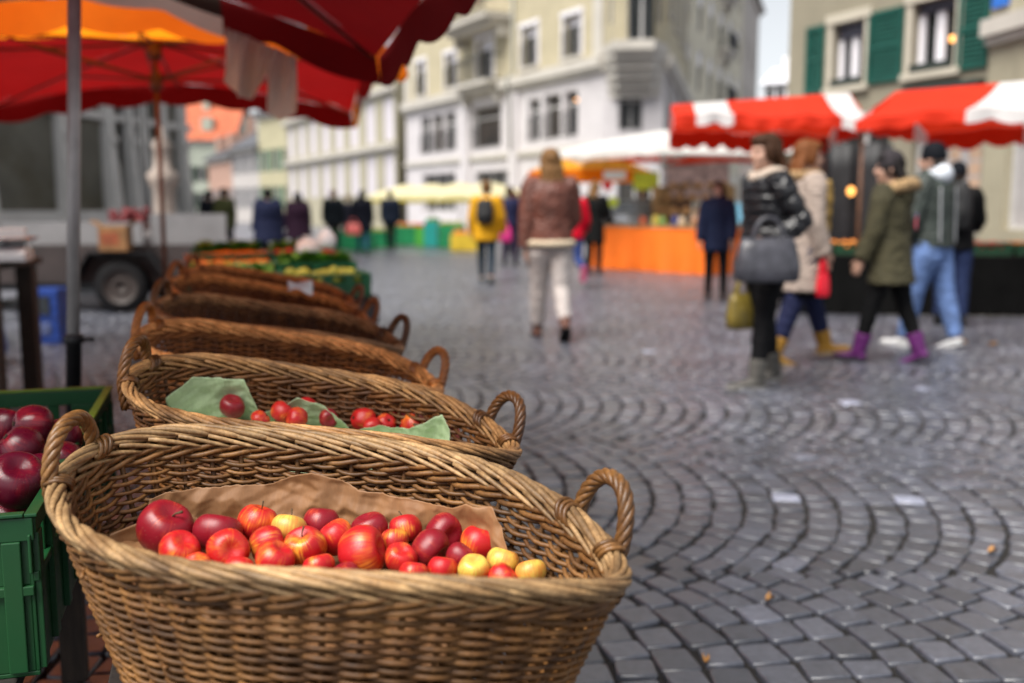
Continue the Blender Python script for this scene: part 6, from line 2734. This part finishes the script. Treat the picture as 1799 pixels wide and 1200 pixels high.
def exB(R, D):
    k = D['k']
    mb = MB()
    rr = [D['neck'] + Vector((.066 * k * math.cos(a), -.008 * k + .062 * k * math.sin(a), -.006 * k)) for a in [2 * PI * i / 20 for i in range(20)]]
    mb.tube(rr, .024 * k, 8, closed=True)
    mb.v = [(x + .008 * noise.noise((x * 50, y * 50, z * 50)), y + .008 * noise.noise((y * 50, x * 50, z * 50)), z) for x, y, z in mb.v]
    mb.build('fur_collar', FUR, R, True)
    # quilted mustard front edge of the coat
    mb = MB()
    for sd in (-1, 1):
        pts = []
        rad = []
        for i in range(40):
            z = .32 - .46 * i / 39
            q = max(0, -.02 - z)
            y = (.082 if z > -.02 else .084) * (1.05 + .32 * q) + (.0 if z > .28 else .010)
            pts.append(D['hip'] + D['up'] * z * k + Vector((sd * (.030 + .02 * q) * k, y * k, 0)))
            rad.append((.020 + .006 * abs(math.sin(i * .62))) * k)
        mb.tube(pts, rad, 9)
    mb.build('quilted_edge', M('mustard quilting', (.36, .22, .045), .5, .3, 20, .5, .008), R, True)
    mb = MB()
    mb.loft([D['ring'](D['hip'] + D['up'] * z * k, rx, ry) for z, rx, ry in ((-.12, .116, .094), (-.20, .120, .098))])
    mb.build('skirt', cl('black wool', (.010, .010, .011)), R, True)
    S0, E, Wr, d2 = D['arms'][1]
    p = world_pt(R, Wr)
    tote('shopping_bag', (p.x, p.y - .02, p.z - .33), .4, 'red shopping bag held by the woman in yellow boots', M('bright red bag', (.75, .012, .03), .4, .15, 8, .3), (.055, .03, .19), .12)


person('auburn woman in a beige coat with mustard edges, navy trousers, yellow boots', PB, math.radians(-82), 1.775, ((.42, .10, .03), (-.22, .12, .03)), ((.2, .12, .5, .1), (-.02, .12, .35, .1)), .04, (.0, .04),
       dict(mat=M('beige coat wool', (.37, .295, .25), .85, .12, 20, .4), hem=-.17, flare=.75, fat=1.12, name='coat'), (cl('navy trousers', (.018, .022, .060)), 1.05, .88), (M('mustard suede boot', (.36, .18, .018), .7, .2, 25, .4), .30, 1.18, M('tan sole', (.35, .24, .10), .7, .2, 20, .2)), ('long', HA, .08), True, exB)


# ---- girl in the olive parka
def exG(R, D):
    k = D['k']
    mb = MB()
    rr = [D['neck'] + Vector((.088 * k * math.cos(a), -.030 * k + .075 * k * math.sin(a), -.020 * k - .022 * k * math.sin(a))) for a in [2 * PI * i / 26 for i in range(26)]]
    mb.tube(rr, .032 * k, 10, closed=True)
    mb.v = [(x + .016 * noise.noise((x * 45, y * 45, z * 45)), y + .016 * noise.noise((y * 45, z * 45, x * 45)), z + .014 * noise.noise((z * 45, x * 45, y * 45))) for x, y, z in mb.v]
    mb.build('fur_hood_edge', FUR, R, True)
    mb = MB()
    mb.ell(D['neck'] + Vector((0, -.075 * k, -.055 * k)), (.070 * k, .036 * k, .062 * k), 16, 10)
    mb.build('folded_hood', M('olive parka cloth', (.046, .040, .017), .85, .15, 16, .4), R, True)
    # pink patch on the back
    for (dx, dz, w, h_, m_) in ((.030, .165, .026, .030, M('pink red patch', (.75, .06, .10), .6, .15, 40, 0)), (.058, .180, .016, .034, M('violet patch', (.30, .22, .55), .6, .2, 40, 0)), (.048, .150, .018, .016, M('pale patch', (.62, .52, .62), .6, .2, 40, 0))):
        mb = MB()
        c = D['hip'] + D['up'] * dz * k
        pts = []
        for (u, v_) in ((-1, -.6), (-.5, -1), (.5, -1), (1, -.5), (1, .5), (.5, 1), (-.5, 1), (-1, .6)):
            x = dx + u * w
            ry = .092 * 1.14 * math.sqrt(max(0, 1 - (x / (.104 * 1.14)) ** 2))
            pts.append(c + Vector((x * k, -ry * k - .010, v_ * h_ * k)))
        pts2 = [p + Vector((0, -.006, 0)) for p in pts]
        mb.loft([pts, pts2])
        mb.build('back_patch', m_, R)


person('girl in an olive parka with fur hood, black leggings and purple boots', (3.02, 7.95), math.radians(52), 1.68, ((.27, .05, .02), (-.25, .10, .02)), ((.14, .10, .25, 0), (-.15, .12, .3, 0)), .05, (.35, .05),
       dict(mat=M('olive parka cloth', (.046, .040, .017), .85, .15, 16, .4), hem=-.115, flare=1.0, fat=1.14, name='parka'), (cl('black leggings', (.009, .009, .010)), .95, .8), (M('purple snow boot', (.10, .008, .11), .6, .2, 18, .4), .40, 1.22, M('dark boot sole', (.03, .025, .04), .7, .2, 20, .2)), ('beanie_long', HBK, .10, cl('dark grey knit', (.035, .030, .034))), True, exG)


# ---- man in the dark green jacket
def exM(R, D):
    k = D['k']
    mb = MB()
    mb.ell(D['neck'] + Vector((0, -.052 * k, .004 * k)), (.060 * k, .042 * k, .050 * k), 16, 10)
    mb.ell(D['neck'] + Vector((0, -.012 * k, .010 * k)), (.060 * k, .052 * k, .030 * k), 16, 8)
    o = mb.build('hood', M('pale grey hood', (.62, .66, .72), .8, .08, 20, .4), R, True)
    remesh(o, .010, 2)
    mb = MB()
    for sd in (-1, 1):
        pts = []
        for i in range(14):
            z = .285 - .27 * i / 13
            x = sd * .075
            ry = .078 * 1.16 * math.sqrt(1 - (.075 / .122) ** 2)
            pts.append(D['hip'] + D['up'] * z * k + Vector((x * k, -ry * k - .012, 0)))
        mb.tube(pts, .008, 6)
    mb.build('piping', M('grey piping', (.35, .36, .38), .6, .1), R, True)


person('man in a dark green jacket with pale hood, black beanie and light blue jeans', (3.72, 8.85), math.radians(40), 1.80, ((.20, .05, .05), (-.20, .08, .05)), ((.1, .2, .35, 0), (-.1, .2, .4, 0)), .04, (.15, .0),
       dict(mat=M('dark green jacket', (.030, .040, .034), .6, .2, 14, .4), hem=-.0, fat=1.18, collar=1), (M('light blue denim', (.12, .20, .42), .8, .28, 12, .3), 1.16, .97), (M('white trainer', (.68, .68, .68), .5, .08, 12, .1), 0, 1.15, SOLE_W), ('beanie', cl('black knit', (.010, .012, .018))), True, exM)


def exD(R, D):
    backpack(R, D, 'black backpack worn by the dark figure at the right stall', M('black pack cloth', (.008, .008, .009), .7, .2, 12, .3))


person('dark figure in black with hat, browsing the right stall', (4.62, 10.45), math.radians(-25), 1.70, ((.05, .02, .04), (-.05, .02, .04)), ((.4, .15, .8, .2), (.4, .15, .8, .2)), .06, (0, 0),
       dict(mat=cl('black coat', (.009, .009, .010)), hem=-.03, fat=1.1), (cl('dark blue jeans', (.018, .028, .075)), 1.0, .95), (BLACK, .15, 1.05), ('beanie', cl('black knit', (.010, .012, .018))), False, exD)
person('person in a navy coat with brown hair standing by the orange counter', (2.79, 13.62), math.radians(165), 1.60, ((.05, .03, .04), (-.05, .03, .04)), ((.15, .15, .3, .1), (.1, .15, .2, .0)), .0, (-.25, .02),
       dict(mat=cl('navy coat', (.014, .020, .050)), hem=-.09, fat=1.10, flare=.6, collar=1, name='coat'), (cl('black trousers', (.010, .010, .012)), .95, .95), (BLACK, .2, 1.0), ('long', HB, .08))


# ---- woman walking away in the brown jacket
def exW(R, D):
    k = D['k']
    S0, E, Wr, d2 = D['arms'][-1]
    p = world_pt(R, Wr)
    tote('handbag', (p.x + .10, p.y + .16, p.z - .20), R.rotation_euler.z, 'dark bag at the left hand of the walking woman in brown', M('dark brown bag', (.02, .014, .012), .5, .2, 10, .2), (.09, .04, .2), .12)


FLEECE = M('cream fleece', (.60, .50, .36), .95, .2, 50, .8, .01)
person('woman in a brown leather jacket and pale trousers walking away, long fair hair', (.36, 9.42), math.radians(4), 1.80, ((.18, .04, .02), (-.16, .52, .02)), ((-.12, .10, .12, 0), (.15, .10, .9, .3)), .03, (.05, -.03),
       dict(mat=M('brown leather jacket', (.12, .038, .024), .55, .2, 10, .5, .006), hem=.005, fat=1.16, trim=(FLEECE, .020)), (M('pale grey trousers', (.46, .42, .40), .8, .1, 14, .3), 1.10, .86), (M('chestnut boot', (.11, .035, .018), .5, .2, 20, .3), .20, 1.0), ('long', HBL, .17), True, exW)


def exY(R, D):
    backpack(R, D, 'small black backpack on the mustard yellow coat', M('black pack cloth', (.008, .008, .009), .7, .2, 12, .3), (.14, .08, .20), .20)


person('person in a mustard yellow coat with fair hair walking away', (-.42, 16.5), math.radians(-6), 1.68, ((.16, .05, .02), (-.20, .22, .02)), ((.05, .22, .35, 0), (.0, .22, .35, 0)), .02, (0, 0),
       dict(mat=cl('mustard coat', (.62, .31, .012)), hem=-.085, fat=1.2, flare=.9, name='coat'), (cl('dark slim jeans', (.016, .030, .045)), .92, .92), (cl('teal shoes', (.03, .07, .08)), 0, 1.0), ('bun', HBL), False, exY)
person('person in a bright red jacket, pink soled shoe lifted, beside the walking woman', (.93, 15.6), math.radians(8), 1.64, ((.22, .05, .02), (-.20, 1.05, .02)), ((.1, .16, .5, 0), (.1, .22, .8, 0)), .03, (0, 0),
       dict(mat=cl('bright red jacket', (.72, .008, .03)), hem=-.03, fat=1.12), (cl('mid blue jeans', (.03, .05, .16)), 1.0, .95), (M('pink sole shoe', (.70, .12, .22), .6, .1, 20, 0), 0, 1.1, M('pink sole', (.75, .16, .28), .6, .1, 20, 0)), ('beanie', cl('white knit', (.60, .62, .62))))
person('dark clothed fair haired person standing at the left end of the orange counter', (1.52, 18.5), math.radians(-30), 1.72, ((.03, .02, .04), (-.03, .02, .04)), ((.2, .12, .4, 0), (.3, .12, .7, .2)), .02, (0, 0),
       dict(mat=cl('black long coat', (.010, .010, .010)), hem=-.16, fat=1.05, flare=.5, name='coat'), (cl('black trousers', (.010, .010, .012)), .95, .95), (BLACK, .2, 1.0), ('long', HBL, .10))


def exN(R, D):
    pass


person('person in a navy jacket walking behind the mustard coat', (-.05, 21.5), math.radians(10), 1.70, ((.1, .05, .03), (-.1, .05, .03)), ((.1, .14, .3, 0), (.1, .14, .3, 0)), .02, (0, 0),
       dict(mat=cl('navy jacket', (.02, .022, .06)), hem=.0, fat=1.1), (cl('dark walking trousers', (.03, .02, .05)), 1.05, .95), (BLACK, .1, 1.0), ('short', HB))
# ---- distant groups across the square
far = [
    (370, 440, 24.0, 1.66, 60, (.012, .014, .022), (.012, .012, .014), HBK, 'short', 'dark coated person farthest left among the distant passers-by'),
    (397, 442, 23.5, 1.70, 60, (.055, .060, .022), (.012, .012, .014), HB, 'short', 'person in an olive jacket second from the left of the distant passers-by'),
    (473, 446, 19.5, 1.62, 40, (.016, .020, .050), (.012, .013, .022), HBK, 'short', 'large person in a long navy coat before the distant salmon house'),
    (525, 444, 22.0, 1.58, 45, (.030, .012, .026), (.012, .012, .014), HBK, 'long', 'person in a dark plum coat right of the long navy coat'),
    (586, 440, 28.0, 1.74, 10, (.012, .018, .024), (.010, .011, .014), HA, 'short', 'dark clothed person left of the one carrying a pink bag'),
    (612, 438, 29.5, 1.62, 5, (.020, .020, .032), (.012, .012, .02), HBL, 'short', 'shorter fair haired person in the middle of the distant trio'),
    (637, 446, 27.0, 1.72, 5, (.012, .014, .026), (.030, .045, .17), HBK, 'long', 'dark haired person in blue jeans right in the distant trio'),
    (686, 436, 30.5, 1.76, 0, (.012, .018, .034), (.014, .016, .028), HBK, 'short', 'lone dark navy figure walking across the far square'),
    (905, 420, 27.0, 1.66, 20, (.030, .034, .08), (.02, .02, .03), HA, 'short', 'small figure in blue behind the walking woman near the cream umbrellas'),
]
for i, (px, py, Y, h_, fc, c1, c2, hm, hk, lab) in enumerate(far):
    p = at(px, 400, Y=Y)
    person(lab, (p.x, Y), math.radians(fc), h_, ((.16, .05, .03), (-.16, .14, .03)), ((.1, .14, .25, 0), (-.1, .14, .25, 0)), .03, (0, 0),
           dict(mat=cl('passer coat %d' % i, c1), hem=-.14 if i in (2, 3, 6) else -.05, fat=1.75 if i in (2, 3) else 1.4, flare=.9, name='coat'), (cl('passer trousers %d' % i, c2), 1.0, .95), (BLACK, .1, 1.0), (hk, hm))
p = at(888, 412, Y=21.2)
tote('shopping_bag', (p.x, 21.1, p.z - .15), .1, 'magenta bag carried between the mustard coat and the brown jacket', M('magenta bag', (.62, .02, .20), .5, .1, 9, .1), (.13, .08, .30), .15)
p = at(620, 405, Y=26.6)
tote('shopping_bag', (p.x, 26.7, p.z - .12), .1, 'salmon pink bag carried by the distant trio', M('salmon bag', (.70, .14, .12), .5, .1, 9, .1), (.20, .08, .30), .15)
# vendors behind the counters
person('vendor in a grey apron behind the orange counter', (2.72, 20.9), math.radians(160), 1.68, ((0, 0, .04), (0, 0, .04)), ((.4, .12, .8, .2), (.4, .12, .9, .2)), .04, (0, .1),
       dict(mat=cl('grey vendor top', (.10, .085, .085)), hem=.0, fat=1.05), (cl('vendor trousers', (.03, .03, .04)), 1.0, .95), (BLACK, .1, 1.0), ('short', HB))
person('vendor in a dark brown top behind the wooden rack', (3.45, 20.6), math.radians(150), 1.72, ((0, 0, .04), (0, 0, .04)), ((.4, .12, .8, .2), (.4, .12, .9, .2)), .04, (0, .1),
       dict(mat=cl('brown vendor top', (.07, .035, .03)), hem=.0, fat=1.05), (cl('vendor trousers', (.03, .03, .04)), 1.0, .95), (BLACK, .1, 1.0), ('short', HBK))
bake_remesh()
# ------------------------------------------------------------------ daylight: bright overcast
SUN_EL, SUN_AZ = math.radians(58), math.radians(222)   # azimuth clockwise from +Y
w = bpy.data.worlds.new('World')
S.world = w
w.use_nodes = True
nt = w.node_tree
bgn = nt.nodes['Background']
sky = nt.nodes.new('ShaderNodeTexSky')
sky.sky_type = 'NISHITA'
sky.sun_disc = False
sky.sun_elevation = SUN_EL
sky.sun_rotation = SUN_AZ
sky.dust_density = .8
sky.air_density = 1.0
hsv = nt.nodes.new('ShaderNodeHueSaturation')   # cloud cover takes the blue out of the sky
hsv.inputs['Saturation'].default_value = .20
hsv.inputs['Value'].default_value = 1.0
nt.links.new(sky.outputs[0], hsv.inputs['Color'])
nt.links.new(hsv.outputs[0], bgn.inputs['Color'])
bgn.inputs['Strength'].default_value = .06
sd = bpy.data.lights.new('sun', 'SUN')
sd.energy = 2.5
sd.angle = math.radians(40)
sd.color = (1.0, .955, .89)
so = bpy.data.objects.new('sun', sd)
COL.objects.link(so)
dv = Vector((math.sin(SUN_AZ) * math.cos(SUN_EL), math.cos(SUN_AZ) * math.cos(SUN_EL), math.sin(SUN_EL)))
so.rotation_euler = dv.to_track_quat('Z', 'Y').to_euler()
vs_ = S.view_settings
vs_.view_transform = 'Standard'
vs_.look = 'None'
vs_.gamma = 1
vs_.use_curve_mapping = False
vs_.exposure = 1.42
S.cycles.use_denoising = True
S.cycles.max_bounces = 8
S.cycles.caustics_reflective = False
S.cycles.caustics_refractive = False
